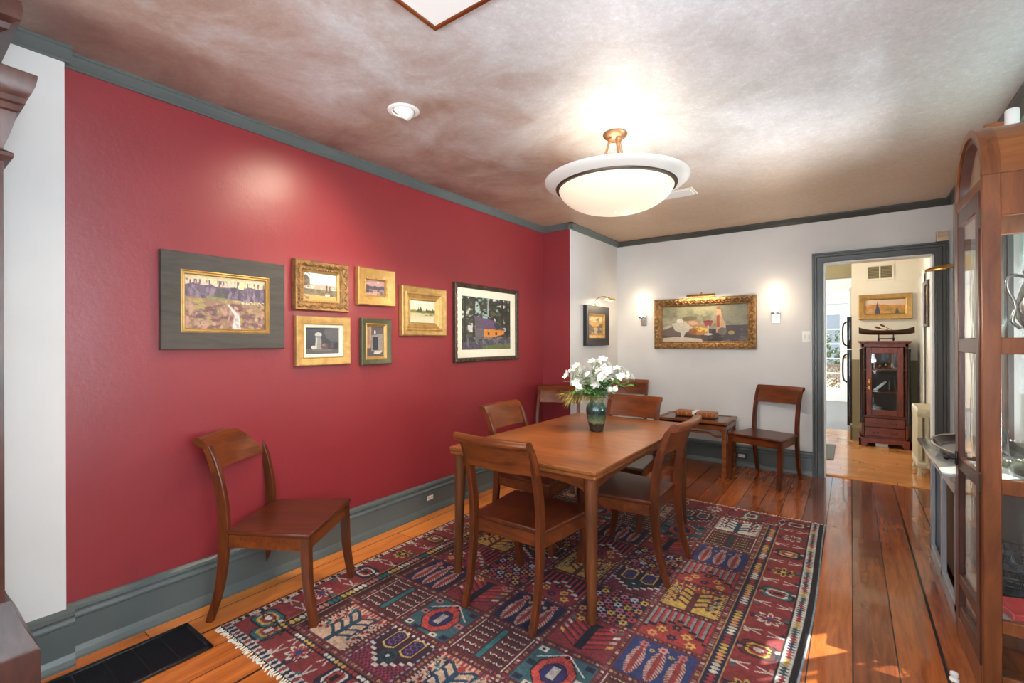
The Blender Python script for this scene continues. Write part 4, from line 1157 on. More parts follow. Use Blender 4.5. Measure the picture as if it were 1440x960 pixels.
def picture(label, loc, rz, w, h, prof, fm, img, inner, liner=None, lm=None, orn=None, name='framed_painting', face=.006):
    """inner = inset of the visible canvas; liner = (outer inset, profile)"""
    t = thing(name, label, 'painting', loc, rz)
    bm = B(); ring_frame(bm, w, h, prof)
    rg = random.Random(int(w * 1000))
    if orn:
        for fn, args in orn: fn(bm, w, h, *args, rg) if fn is ornament else fn(bm, w, h, args[0], args[1], args[2], args[3], rg, args[4])
    obj('frame', bm, fm, t, 35)
    if liner:
        bm = B(); ring_frame(bm, w - 2 * liner[0], h - 2 * liner[0], liner[1]); obj('liner', bm, lm, t, 30)
    cw, ch = w - 2 * inner, h - 2 * inner
    grid_mesh('canvas', cw + .006, ch + .006, img, M['canvas'], t, z=-face)
    bm = B(); box(bm, (-w / 2 + .012, -.004, -h / 2 + .012), (w / 2 - .012, 0, h / 2 - .012)); obj('backing_board', bm, M['linen'], t)
    return t

# the pictures themselves
def p_stream():
    P = Pic(170, 120, (150, 120, 110)); P.grad(0, .2, (232, 216, 158), (226, 196, 176))
    P.blotch(P.v < .22, 8, 6, 1, (240, 226, 170), .5, .7); top = .14 + .1 * P.nz(3, 9, 2)
    P.put((P.v > top) & (P.v < .5), (116, 100, 116)); P.blotch((P.v > top) & (P.v < .5), 6, 34, 3, (84, 72, 88), .45, .6); P.blotch((P.v > top + .03) & (P.v < .48), 5, 26, 4, (150, 124, 140), .52, .64); P.blotch((P.v > .08) & (P.v < .3), 4, 40, 14, (120, 96, 110), .52, .6)
    P.ell(.43, .34, .07, .12, (86, 84, 70), .7); P.put((np.abs(P.v - (.40 + .16 * P.u - .05 * P.nz(4, 8, 5))) < .045) & (P.u > .25) & (P.u < .85), (150, 146, 84), .8)
    P.put(P.v > .42 + .12 * P.u - .02, (158, 122, 96)); P.blotch(P.v > .43, 7, 10, 6, (178, 152, 96), .5, .6); P.blotch(P.v > .5, 16, 10, 7, (122, 84, 78), .48, .62); P.blotch(P.v > .5, 9, 22, 8, (196, 150, 134), .54, .66); P.blotch(P.v > .62, 6, 7, 9, (96, 74, 84), .55, .7)
    P.put((P.v > .45) & (P.v < .5) & (P.u > .6) & (P.nz(30, 50, 10) > .6), (226, 206, 176))
    c = .62 - .10 * np.sin((P.v - .5) * 5.2) + .02 ; c = np.where(P.v < .72, .52 + (P.v - .55) * .55, .613 + (P.v - .72) * -.02); wd = .015 + (P.v - .52) * .17
    P.put((P.v > .53) & (np.abs(P.u - c - .02 * P.nz(14, 2, 11)) < wd * .6), (222, 214, 206)); P.blotch((P.v > .56) & (np.abs(P.u - c) < wd * .5), 20, 20, 12, (186, 170, 170), .55, .62)
    return P.jitter(60, 60, 13, .16).done()
def p_village():
    P = Pic(100, 80, (200, 190, 180)); P.grad(0, .42, (206, 206, 206), (230, 222, 208)); P.put(P.v > .40 + .06 * P.nz(2, 5, 1), (186, 160, 136)); P.blotch(P.v > .44, 14, 18, 2, (226, 214, 196), .55, .62); P.put(P.v > .58 + .06 * P.nz(2, 6, 3), (128, 110, 78)); P.blotch(P.v > .6, 10, 10, 4, (90, 84, 56), .5, .6)
    P.put(P.v > .80 + .04 * P.u, (206, 160, 92)); P.ell(.08, .3, .10, .2, (86, 72, 54)); P.blotch(P.u < .2, 12, 10, 5, (120, 100, 74), .5, .6); P.put((np.abs(P.u - .68) < .025) & (P.v > .42) & (P.v < .68), (74, 72, 54)); P.put((np.abs(P.u - .78) < .025) & (P.v > .46) & (P.v < .7), (74, 72, 54)); P.poly([(.64, .76), (.78, .76), (.78, .84), (.64, .84)], (226, 212, 190)); P.poly([(.62, .76), (.71, .70), (.8, .76)], (170, 96, 70)); return P.jitter(40, 50, 6, .12).done()
def p_jar():
    P = Pic(100, 80, (58, 60, 68)); P.grad(0, 1, (66, 68, 76), (50, 50, 56)); P.ell(.9, .15, .35, .4, (110, 106, 104), .6); P.put(P.v > .8, (92, 88, 86)); P.ell(.5, .84, .3, .05, (120, 114, 108), .7)
    P.poly([(.30, .36), (.46, .36), (.48, .8), (.29, .8)], (150, 146, 140)); P.poly([(.30, .36), (.35, .36), (.34, .8), (.29, .8)], (190, 186, 176)); P.ell(.38, .27, .10, .08, (196, 192, 184)); P.put((np.abs(P.u - .38) < .09) & (np.abs(P.v - .35) < .03), (90, 88, 90))
    P.ell(.24, .74, .06, .07, (222, 206, 180)); P.ell(.56, .7, .11, .12, (104, 76, 74)); P.ell(.53, .66, .05, .05, (150, 110, 104)); P.ell(.7, .68, .06, .12, (70, 62, 66)); P.ell(.78, .66, .05, .12, (84, 76, 78)); return P.jitter(30, 40, 2, .15).done()
def p_moon():
    P = Pic(70, 56, (170, 130, 126)); P.grad(0, .55, (206, 154, 140), (176, 136, 136)); P.grad(.55, 1, (150, 120, 122), (196, 150, 136)); P.put((P.v > .34 + .16 * P.nz(1, 6, 1)) & (P.v < .62), (78, 68, 80)); P.put((P.u < .22) & (P.v > .3 + .3 * P.u) & (P.v < .85), (66, 60, 68)); P.blotch(P.v > .6, 10, 5, 2, (96, 84, 94), .5, .6); P.ell(.66, .16, .05, .06, (250, 226, 196)); P.put((np.abs(P.u - .5) < .12) & (P.v > .64), (214, 170, 150), .6); return P.jitter(20, 30, 3, .12).done()
def p_door():
    P = Pic(64, 90, (90, 84, 84)); P.poly([(0, 0), (.3, 0), (.26, .7), (0, .8)], (186, 150, 112)); P.poly([(.3, .08), (1, .0), (1, .3), (.3, .3)], (92, 82, 82)); P.poly([(.08, .1), (.2, .1), (.2, .6), (.08, .6)], (150, 104, 76), .7); P.poly([(.3, .3), (1, .24), (1, .85), (.3, .85)], (146, 136, 130)); P.poly([(.36, .36), (.68, .36), (.68, .78), (.36, .78)], (44, 44, 54)); P.poly([(.4, .13), (.56, .13), (.56, .25), (.4, .25)], (60, 54, 56)); P.poly([(.46, .14), (.54, .14), (.54, .24), (.46, .24)], (214, 204, 190)); P.put(P.v > .8 + .06 * P.u, (84, 80, 86)); P.poly([(.5, .82), (.95, .8), (.8, .9), (.4, .9)], (214, 200, 176)); P.poly([(0, .72), (.3, .7), (.12, 1), (0, 1)], (92, 76, 72)); return P.jitter(40, 30, 4, .16).done()
def p_lake():
    P = Pic(90, 90, (226, 212, 176)); P.grad(0, .45, (226, 224, 208), (236, 220, 184)); P.grad(.5, 1, (204, 188, 130), (226, 218, 190)); P.put((np.abs(P.v - .5) < .05 + .02 * P.nz(1, 6, 1)), (146, 132, 76)); P.put((P.v > .36 + .12 * P.nz(1, 9, 5)) & (P.v < .52) & (P.u > .62), (98, 98, 58))
    for (x, tp, wd) in ((.34, .30, .05), (.42, .26, .06), (.28, .38, .05), (.66, .32, .06), (.9, .34, .07), (.78, .36, .05)): P.put((P.v > tp) & (P.v < .53) & (np.abs(P.u - x) < wd * (P.v - tp) / .2), (76, 84, 52))
    P.blotch((P.v > .5) & (P.v < .68), 14, 5, 2, (120, 116, 66), .5, .6, .8); P.put((P.v > .54) & (P.u > .55) & (P.v < .54 + .12 * (P.u - .5)), (150, 134, 78)); return P.jitter(40, 30, 3, .1).done()
def p_cabin():
    P = Pic(170, 150, (62, 66, 54)); P.blotch(P.v > -1, 9, 9, 1, (92, 90, 66), .5, .62); P.blotch(P.v < .62, 5, 6, 2, (176, 196, 186), .55, .59); P.blotch(P.v < .66, 6, 5, 3, (222, 218, 210), .57, .60); P.blotch((P.v < .45) & (P.u > .4) & (P.u < .75), 4, 4, 8, (140, 190, 180), .55, .58)
    for x in (.06, .22, .80, .9, .97): P.put(np.abs(P.u - x - .02 * P.nz(5, 2, int(x * 50))) < .022, (54, 48, 46))
    P.blotch(P.v < .7, 22, 16, 4, (40, 46, 40), .54, .6); P.poly([(.24, .55), (.42, .56), (.44, .8), (.28, .78)], (112, 104, 106)); P.poly([(.42, .60), (.86, .62), (.84, .70), (.44, .80)], (222, 142, 64)); P.poly([(.24, .36), (.66, .44), (.88, .62), (.42, .60)], (106, 84, 112)); P.poly([(.24, .36), (.42, .60), (.26, .58)], (98, 88, 92))
    P.poly([(.5, .03), (.52, .03), (.53, .36), (.49, .36)], (170, 166, 160)); P.poly([(.72, .42), (.86, .5), (.7, .62), (.62, .52)], (52, 60, 50), .8)
    for x in (.5, .66): P.poly([(x, .66), (x + .04, .66), (x + .04, .71), (x, .72)], (86, 64, 50))
    P.put((P.v > .72 + .05 * P.nz(2, 6, 5)) & (P.v > .86 - .1 * P.u), (92, 90, 100)); st = P.nz(22, 28, 6, 2); P.put((P.v > .75) & (np.abs(st - .5) < .03), (40, 40, 48)); P.blotch(P.v > .75, 12, 16, 9, (126, 120, 128), .55, .6); P.put((P.v > .93 - .08 * (P.u - .3)) & (P.u > .4), (116, 124, 70), .8); return P.jitter(60, 60, 7, .2).done()
def p_mount():
    P = Pic(60, 90, (190, 150, 80)); P.grad(0, .3, (206, 180, 120), (222, 196, 140)); P.blotch(P.v < .3, 9, 6, 1, (110, 106, 100), .5, .6); P.blotch((P.v > .2) & (P.v < .5), 8, 6, 2, (214, 160, 60), .42, .55); P.poly([(0, .34), (.3, .55), (.5, .62), (0, .7)], (120, 100, 84)); P.poly([(1, .3), (.7, .5), (.5, .62), (1, .7)], (110, 92, 80)); P.put(P.v > .62, (120, 104, 90)); P.blotch(P.v > .6, 9, 7, 3, (206, 170, 110), .5, .6); P.put((np.abs(P.u - .5) < .08) & (P.v > .62) & (P.v < .95), (226, 206, 170), .7); P.put(P.v > .9, (190, 150, 80)); return P.jitter(30, 30, 4, .15).done()
def p_still():
    P = Pic(220, 120, (150, 146, 116)); P.grad(0, .5, (136, 134, 100), (172, 168, 138)); P.grad(.5, 1, (160, 150, 126), (120, 110, 92)); P.blotch(P.v < .6, 5, 8, 1, (110, 108, 84), .5, .7, .7); P.ell(.86, .2, .2, .35, (100, 98, 78), .5)
    P.put((P.v > .56) & (P.u > .72), (58, 42, 40)); P.put(P.v > .68, (84, 68, 60)); P.put((P.v > .66) & (P.u > .55), (52, 38, 36)); P.blotch(P.v > .66, 12, 14, 2, (112, 88, 74), .56, .65, .8)
    P.poly([(0, .62), (.14, .56), (.3, .6), (.3, .8), (.14, .86), (0, .82)], (112, 96, 84)); P.poly([(.12, .5), (.22, .42), (.36, .5), (.38, .66), (.26, .78), (.16, .68)], (206, 198, 178)); P.ell(.22, .42, .04, .05, (226, 220, 206)); P.poly([(0, .62), (.1, .52), (.13, .58), (.02, .66)], (196, 184, 164)); P.ell(.34, .36, .09, .07, (110, 104, 76)); P.poly([(.28, .42), (.42, .40), (.5, .56), (.36, .58)], (176, 130, 96)); P.poly([(.31, .45), (.4, .42), (.46, .52), (.37, .55)], (206, 170, 136))
    P.ell(.46, .70, .11, .12, (186, 126, 40)); P.blotch(((P.u - .46) / .10) ** 2 + ((P.v - .69) / .10) ** 2 < 1, 16, 24, 3, (240, 196, 92), .5, .56); P.ell(.38, .72, .05, .09, (150, 96, 40)); P.poly([(.5, .44), (.62, .44), (.59, .58), (.53, .58)], (150, 60, 52)); P.put((np.abs(P.u - .56) < .008) & (P.v > .56) & (P.v < .78), (196, 180, 160)); P.ell(.56, .44, .06, .02, (120, 44, 44)); P.ell(.56, .80, .05, .03, (206, 196, 176))
    P.poly([(.66, .12), (.70, .12), (.72, .36), (.76, .56), (.76, .76), (.65, .76), (.65, .5)], (196, 156, 116)); P.ell(.68, .10, .025, .04, (146, 76, 48)); P.poly([(.655, .3), (.69, .28), (.69, .6), (.655, .62)], (156, 84, 52)); P.ell(.72, .72, .05, .10, (106, 92, 80)); P.ell(.82, .76, .035, .055, (166, 128, 56)); P.poly([(0, .9), (.2, .86), (.48, .92), (.5, 1), (0, 1)], (206, 196, 176)); P.poly([(.23, .78), (.3, .7), (.27, .86), (.24, .98)], (216, 206, 190)); return P.jitter(50, 70, 4, .12).done()
def p_autumn():
    P = Pic(130, 50, (222, 160, 70)); P.grad(0, .45, (240, 212, 190), (236, 200, 160)); P.put(P.v > .40 - .1 * np.sin(P.u * 5) * (P.u < .6) + .04 * P.nz(1, 6, 1), (206, 132, 50)); P.blotch(P.v > .4, 6, 14, 2, (226, 160, 60), .45, .6); P.blotch(P.v > .55, 5, 8, 3, (150, 140, 60), .5, .6); P.put((P.v > .12) & (np.abs(P.u - .32) < .09 * (P.v - .12)) & (P.v < .95), (66, 64, 84)); P.put((P.v > .55) & (np.abs(P.u - .80) < .12 * (P.v - .5)) & (P.v < .95), (70, 80, 60)); P.put(P.v > .93, (120, 84, 50)); return P.jitter(20, 50, 5, .1).done()

RL = PI / 2
def on_left(y0, y1, z0, z1): return (XL + .001, (y0 + y1) / 2, (z0 + z1) / 2), y1 - y0, z1 - z0
def std(d, o): return [(0, 0), (0, o * .7), (d * .08, o), (d * .3, o * .95), (d * .62, o * .62), (d * .8, o * .66), (d * .9, o * .45), (d, o * .4), (d, .004)]
loc, w, h = on_left(.832, 1.447, 1.335, 1.828)
t = picture('large wide grey-framed landscape of a stream, leftmost on the red wall', loc, RL, w, h, [(0, 0), (0, .03), (.003, .033), (.085, .026), (.088, .023), (.088, .004)], M['greyframe'], p_stream(), .108,
            (.086, [(0, .004), (0, .024), (.006, .027), (.010, .02), (.014, .021), (.018, .024), (.022, .016), (.022, .004)]), M['goldpale'], face=.010)
loc, w, h = on_left(1.505, 1.882, 1.567, 1.880)
t = picture('ornate dark gold frame with a village landscape, above the jar still life', loc, RL, w, h, std(.062, .04), M['goldornate'], p_village(), .074, (.060, [(0, .004), (0, .018), (.012, .012), (.014, .004)]), M['goldpale'],
            [(swags, (.026, .036, .024, .007, .026)), (ornament, (.054, .026, .006, .016))])
loc, w, h = on_left(1.519, 1.896, 1.224, 1.533)
t = picture('broad gold frame with a dark still life of a white jar', loc, RL, w, h, [(0, 0), (0, .03), (.005, .036), (.02, .034), (.045, .026), (.048, .03), (.052, .028), (.054, .004)], M['gold'], p_jar(), .072, (.053, [(0, .004), (0, .022), (.016, .016), (.019, .010), (.019, .004)]), M['linen'])
loc, w, h = on_left(1.955, 2.276, 1.627, 1.886)
t = picture('small wide gold frame with a moonlit pink lake', loc, RL, w, h, [(0, 0), (0, .034), (.006, .042), (.03, .036), (.068, .02), (.074, .022), (.078, .012), (.078, .004)], M['goldpale'], p_moon(), .078, None, None, [(ornament, (.068, .022, .0075, .019))])
loc, w, h = on_left(1.986, 2.243, 1.21, 1.537)
t = picture('upright green and gold frame with a dark doorway, below the moonlit lake', loc, RL, w, h, [(0, 0), (0, .03), (.006, .036), (.014, .034), (.036, .024), (.038, .004)], M['greenframe'], p_door(), .058, (.036, [(0, .004), (0, .026), (.006, .029), (.012, .02), (.02, .014), (.022, .004)]), M['goldpale'])
loc, w, h = on_left(2.338, 2.811, 1.417, 1.798)
t = picture('squarish stepped gold frame with a pale lake and trees', loc, RL, w, h, [(0, 0), (0, .034), (.008, .042), (.04, .03), (.046, .036), (.056, .034), (.066, .02), (.072, .024), (.09, .014), (.09, .004)], M['gold'], p_lake(), .105, (.088, [(0, .004), (0, .016), (.008, .019), (.017, .01), (.017, .004)]), M['goldpale'])
loc, w, h = on_left(2.922, 3.855, 1.19, 1.881)
t = picture('largest square picture of a cabin in dark woods with cream mat', loc, RL, w, h, [(0, 0), (0, .03), (.008, .036), (.022, .034), (.036, .022), (.04, .014), (.04, .004)], M['darkframe'], p_cabin(), .108, (.038, [(0, .004), (0, .014), (.066, .010), (.070, .006), (.070, .004)]), M['linen'], [(swags, (.016, .034, .020, .0055, .028))])
loc = (XA + .001, (4.676 + 5.31) / 2 - .03, 1.548)
pd = picture('upright black frame with golden mountain scene on the white side wall', loc, RL, .60, .455, [(0, 0), (0, .04), (.006, .045), (.07, .032), (.09, .026), (.09, .004)], M['blackframe'], p_mount(), .118, (.088, [(0, .004), (0, .028), (.014, .022), (.03, .012), (.03, .004)]), M['gold'])
loc, w, h = (-1.369, YB - .001, 1.570), 1.108, .592
t = picture('wide ornate gold frame with a food still life between the two wall lamps', loc, 0, w, h, [(0, 0), (0, .03), (.006, .05), (.03, .056), (.055, .044), (.075, .024), (.082, .026), (.09, .018), (.09, .004)], M['goldornate'], p_still(), .092, None, None,
            [(swags, (.03, .054, .04, .011, .045)), (ornament, (.078, .026, .006, .018)), (swags, (.055, .045, .03, .007, .035))])
# picture lights
def picture_light(label, loc, rz, L, arm):
    t = thing('picture_light', label, 'lamp', loc, rz)
    bm = B(); n = 12; rings = []
    for x in (-L / 2, L / 2): rings.append([(x, -arm + .022 * math.cos(a), .03 + .022 * math.sin(a)) for a in [math.radians(-20 + 220 * k / n) for k in range(n + 1)]] + [(x, -arm + .018 * math.cos(a), .03 + .018 * math.sin(a)) for a in [math.radians(200 - 220 * k / n) for k in range(n + 1)]])
    loft(bm, rings); obj('lamp_shade', bm, M['brass'], t, 50)
    bm = B(); tube(bm, bez([(0, 0, -.03), (0, -.01, .04), (0, -arm * .5, .075), (0, -arm, .055)], 10), .004, 8); box(bm, (-.02, -.006, -.05), (.02, 0, -.005), .002); obj('arm', bm, M['brass'], t, 50)
    bm = B(); cyl(bm, (-L / 2 + .02, -arm, .034), (L / 2 - .02, -arm, .034), .008, 10); obj('bulb', bm, emit('warm_tube', (1, .78, .5, 1), 8), t, 50)
    return t
picture_light('brass picture light over the black framed mountain scene', (XA + .001, 4.96, 1.81), RL, .2, .19)
pl_ = area('picture_lamp', (XA + .19, 4.96, 1.83), (-.62, 0, -1), .16, .03, 1.6, WARM); pl_.rotation_euler = Vector((-.62, 0, -1)).to_track_quat('-Z', 'Y').to_euler()
picture_light('slim brass picture light on top of the wide gold still life frame', (-1.369, YB - .03, 1.845), 0, .30, .075)
area('picture_lamp', (-1.369, YB - .12, 1.866), (0, .30, -1), .5, .02, 2.6, WARM)

# ------------------------------------------------------------------ lamps
M['lampglass'] = emit('lit_opal_glass', (1.0, .88, .70, 1), 2.2, C3(250, 244, 232))
def sconce(x, label):
    t = thing('wall_sconce', label, 'lamp', (x, YB, 1.70), 0, 'wall lamps beside the still life')
    bm = B(); box(bm, (-.032, -.012, -.145), (.042, 0, -.02), .003); obj('back_plate', bm, M['chrome'], t, 40)
    bm = B(); box(bm, (-.012, -.075, -.06), (.012, -.01, -.042), .002); lathe(bm, [(.034, -.055), (.036, -.05), (.036, -.036), (.03, -.034)], 24, (0, -.075, 0)); obj('holder', bm, M['chrome'], t, 40)
    bm = B(); lathe(bm, [(.030, -.036), (.034, -.03), (.034, .145), (.031, .15), (.029, .148), (.029, -.03)], 28, (0, -.075, 0), caps=True); obj('lamp_shade', bm, M['lampglass'], t, 50)
    point('sconce_bulb', (x, YB - .085, 1.90), .5, WARM, .03); point('sconce_bulb', (x, YB - .28, 1.75), 2.6, WARM, .05)
sconce(-2.070, 'cylinder glass wall lamp left of the still life, near the corner')
sconce(-.640, 'cylinder glass wall lamp right of the still life, near the doorway')

# semi-flush bowl lamp
PX, PY = -1.147, 2.644
t = thing('ceiling_lamp', 'white glass bowl ceiling lamp with dark band, hanging over the table', 'lamp', (PX, PY, ZC))
bm = B(); lathe(bm, [(.0, 0), (.070, 0), (.073, -.008), (.066, -.020), (.045, -.030), (.042, -.040), (.028, -.046), (.0, -.048)], 32); obj('canopy', bm, M['bronze'], t, 45)
RIMZ = -.315
for k in range(3):
    an = math.radians(36 - 90 + 120 * k + 2); ca, sa = math.cos(an), math.sin(an)
    bm = B(); tube(bm, bez([(.036 * ca, .036 * sa, -.035), (.055 * ca, .055 * sa, -.10), (.088 * ca, .088 * sa, -.16), (.135 * ca, .135 * sa, -.225), (.19 * ca, .19 * sa, RIMZ - .012)], 16), .0075, 8)
    sphere(bm, (.028 * ca, .028 * sa, -.046), .009, 8); obj('stem', bm, M['bronze'], t, 50)
bm = B(); lathe(bm, [(.352, RIMZ - .012), (.40, RIMZ + .004), (.422, RIMZ + .022), (.424, RIMZ + .030), (.415, RIMZ + .030), (.39, RIMZ + .016), (.35, RIMZ + .0)], 64, caps=False)
obj('rim', bm, M['lampglass'] if 0 else emit('opal_rim', (1, .95, .88, 1), .12, C3(196, 192, 186)), t, 60)
bm = B(); R_ = [(.345 * math.cos(2 * PI * k / 64), .345 * math.sin(2 * PI * k / 64), RIMZ - .012) for k in range(64)]
lathe(bm, [(.334, RIMZ - .002), (.354, RIMZ + .0), (.358, RIMZ - .012), (.352, RIMZ - .022), (.338, RIMZ - .022)], 64, caps=False); obj('metal_band', bm, M['darkbronze'], t, 50)
bm = B(); prof = []
for k in range(15):
    f = k / 14; a = f * PI / 2; prof.append((.338 * math.cos(a * .995) ** .82 + .001, RIMZ - .016 - .140 * math.sin(a) ** 1.2))
lathe(bm, prof, 64, caps=False); obj('bowl', bm, emit('lit_alabaster_glass', (1.0, .85, .66, 1), .55, C3(206, 190, 164)), t, 70)
point('bowl_bulb', (PX, PY, ZC - .33), 6, (1, .93, .85), .14)
spot('bowl_beam', (PX, PY, ZC - .50), (PX, PY, 0), 92, (1, .88, .72), 174, .2, .12)

# eyeball downlight
t = thing('eyeball_downlight', 'white swivelling eyeball spotlight recessed in the ceiling near the red wall', 'lamp', (-1.955, 1.70, ZC))
bm = B(); lathe(bm, [(.058, -.002), (.062, -.007), (.078, -.006), (.085, -.002), (.085, 0.0), (.058, 0)], 36, caps=False); obj('trim_ring', bm, M['whitemetal'], t, 50)
bm = B(); sphere(bm, (0, 0, .005), .057, 24)
geom = bm.verts[:] + bm.edges[:] + bm.faces[:]
nrm = Vector((-.72, -.1, -.7)).normalized()
r = bmesh.ops.bisect_plane(bm, geom=geom, plane_co=Vector((0, 0, .005)) + nrm * .030, plane_no=nrm, clear_outer=True)
obj('eyeball', bm, M['whitemetal'], t, 50)
bm = B(); cc = Vector((0, 0, .005)) + nrm * .026; a_ = nrm.orthogonal().normalized(); b2_ = nrm.cross(a_)
bm.faces.new([bm.verts.new(cc + (a_ * math.cos(2 * PI * k / 24) + b2_ * math.sin(2 * PI * k / 24)) * .044) for k in range(24)]); obj('bulb', bm, emit('spot_lens', (1, .85, .62, 1), 6), t)
spot('eyeball_beam', (-1.955 - .05, 1.695, ZC - .045), (-2.75, 1.50, 1.72), 32, (1, .82, .6), 95, .9, .02)
spot('eyeball_beam', (-1.955 - .05, 1.705, ZC - .045), (-2.6, 1.9, .3), 45, (1, .82, .6), 110, 1.0, .02)
# both beams leave this one eyeball, the second aimed lower
# ------------------------------------------------------------------ ceiling hatch and registers
t = thing('ceiling_hatch', 'white ceiling access panel with thin wood trim', 'hatch', (-1.03, 1.02, ZC))
bm = B(); box(bm, (-.29, -.29, -.012), (.29, .29, 0)); obj('panel', bm, M['whitemetal'], t)
bm = B()
for (a, b_, c, d) in ((-.304, -.304, .304, -.285), (-.304, .285, .304, .304), (-.304, -.285, -.285, .285), (.285, -.285, .304, .285)): box(bm, (a, b_, -.018), (c, d, 0), .003)
obj('trim', bm, M['rail'], t)
t = thing('ceiling_register', 'white flat air register on the ceiling just beyond the bowl lamp', 'vent', (-1.185, 4.015, ZC))
bm = B(); box(bm, (-.145, -.10, -.010), (.145, .10, 0), .004); obj('plate', bm, M['plastic'], t)
bm = B(); box(bm, (-.128, -.082, -.016), (.128, .082, -.009), .003); obj('damper', bm, M['whitemetal'], t)
# floor register
t = thing('floor_register', 'black cast metal floor grille beside the baseboard, left of the rug', 'vent', (-2.468, .632, 0))
bm = B(); w_, l_ = .145, .275
for (a, b_, c, d) in ((-w_, -l_, w_, -l_ + .022), (-w_, l_ - .022, w_, l_), (-w_, -l_, -w_ + .022, l_), (w_ - .022, -l_, w_, l_)): box(bm, (a, b_, 0), (c, d, .012), .004)
obj('frame', bm, M['black'], t, 40)
bm = B(); k = -w_ + .026
while k < w_ - .026: box(bm, (k, -l_ + .02, .001), (k + .0035, l_ - .02, .009)); k += .0075
for f in (-.55, -.18, .18, .55): box(bm, (-w_ + .02, l_ * f - .003, .001), (w_ - .02, l_ * f + .003, .0095))
obj('grille', bm, M['black'], t)
bm = B(); box(bm, (-w_ + .01, -l_ + .01, .0002), (w_ - .01, l_ - .01, .0012)); obj('duct', bm, paint('duct_shadow', C3(10, 11, 16), .9), t)

# ------------------------------------------------------------------ outlets, switch, sensor
def outlet(loc, rz, label, plate):
    t = thing('wall_outlet', label, 'outlet', loc, rz, None)
    bm = B(); box(bm, (-.055, -.006, -.034), (.055, 0, .034), .002); obj('cover_plate', bm, plate, t)
    bm = B(); box(bm, (-.034, -.009, -.017), (.034, -.004, .017), .002); obj('socket', bm, M['plastic'], t)
    bm = B()
    for x in (-.018, .018):
        for q in (-.005, .005): box(bm, (x + q - .001, -.0096, -.004), (x + q + .001, -.0085, .005))
    obj('slot', bm, M['black'], t)
outlet((XL + .0185, 2.63, .125), RL, 'small ivory outlet in the baseboard under the red wall', M['trim'])
outlet((-.968, YB - .0185, .115), 0, 'small ivory outlet in the baseboard behind the chair by the doorway', M['casing'])
t = thing('light_switch', 'white double light switch plate left of the doorway', 'switch', (-.365, YB, 1.408))
bm = B(); box(bm, (-.038, -.006, -.057), (.038, 0, .057), .003); obj('cover_plate', bm, M['whitemetal'], t)
for x in (-.017, .017):
    bm = B(); box(bm, (x - .009, -.011, -.02), (x + .009, -.005, .02), .002); obj('rocker', bm, M['plastic'], t)
t = thing('motion_sensor', 'beige motion sensor box in the corner above the doorway', 'sensor', (.655, YB, 2.285))
bm = B(); box(bm, (-.04, -.05, -.042), (.045, 0, .048), .008, 2); obj('case', bm, paint('warm_lit_plastic', C3(204, 180, 148), .4), t, 40)  # warm light falling on the sensor is put into its beige
bm = B(); box(bm, (-.03, -.054, -.01), (.035, -.048, .036), .003); obj('lens', bm, paint('sensor_lens', C3(190, 172, 146), .4), t)

# ------------------------------------------------------------------ arched glass cabinet at the right
CT = math.radians(1.43)
gc = thing('display_cabinet', 'tall glazed cherry display cabinet with arched top, nearest at the right edge', 'cabinet', (.407, 2.50, 0), CT)
CD, CWd, SPR = .292, .49, 2.0          # depth (x, into the wall), width (y), spring height of the arch
R0 = CWd / 2
def arc(r, n=24, a0=0.0, a1=PI): return [(R0 - r * math.cos(a0 + (a1 - a0) * k / n), SPR + r * math.sin(a0 + (a1 - a0) * k / n)) for k in range(n + 1)]
st = .048
bm = B()
def arch_band(bm, ro, ri, x0, x1):
    o_, i_ = arc(ro), arc(ri); rings = []
    for (a, b_) in zip(o_, i_): rings.append([(x0, a[0], a[1]), (x1, a[0], a[1]), (x1, b_[0], b_[1]), (x0, b_[0], b_[1])])
    loft(bm, rings)
rails_side = [(.0, .10), (.262, .312), (.785, .842), (1.315, 1.378), (1.838, 2.0)]
for (x0, x1) in ((0, .052), (CD - .05, CD)):
    for (y0, y1) in ((0, .03), (CWd - .03, CWd)): box(bm, (x0, y0, 0), (x1, y1, SPR + .001), .003)
for y0, y1 in ((.003, .027), (CWd - .027, CWd - .003)):
    for z0, z1 in rails_side: box(bm, (.05, y0, z0), (CD - .048, y1, z1), .003)
arch_band(bm, R0, R0 - .03, 0, .052); arch_band(bm, R0, R0 - .03, CD - .05, CD)
box(bm, (.004, .03, 1.955), (.045, CWd - .03, 2.0), .003); box(bm, (.0, .03, 0), (.03, CWd - .03, .10), .003); box(bm, (CD - .03, .03, 0), (CD - .004, CWd - .03, .10)); box(bm, (CD - .03, .03, 1.9), (CD - .004, CWd - .03, 2.0))
obj('carcass', bm, M['cab'], gc, 40)
bm = B(); arch_band(bm, R0 - .004, R0 - .016, .05, CD - .048); obj('barrel_top', bm, M['cabh'], gc, 40)
bm = B(); arch_band(bm, R0 - .028, R0 - .055, .008, .04); obj('fanlight_frame', bm, M['cabshade'], gc, 40)
bm = B(); P_ = [(y, z) for y, z in arc(R0 - .05)]; prism(bm, P_, 'x', .024, .027); obj('fanlight_pane', bm, M['glass'], gc)
bm = B(); prism(bm, [(y, z) for y, z in arc(R0 - .02)], 'x', CD - .03, CD - .024); obj('arch_back', bm, M['jamb'], gc)
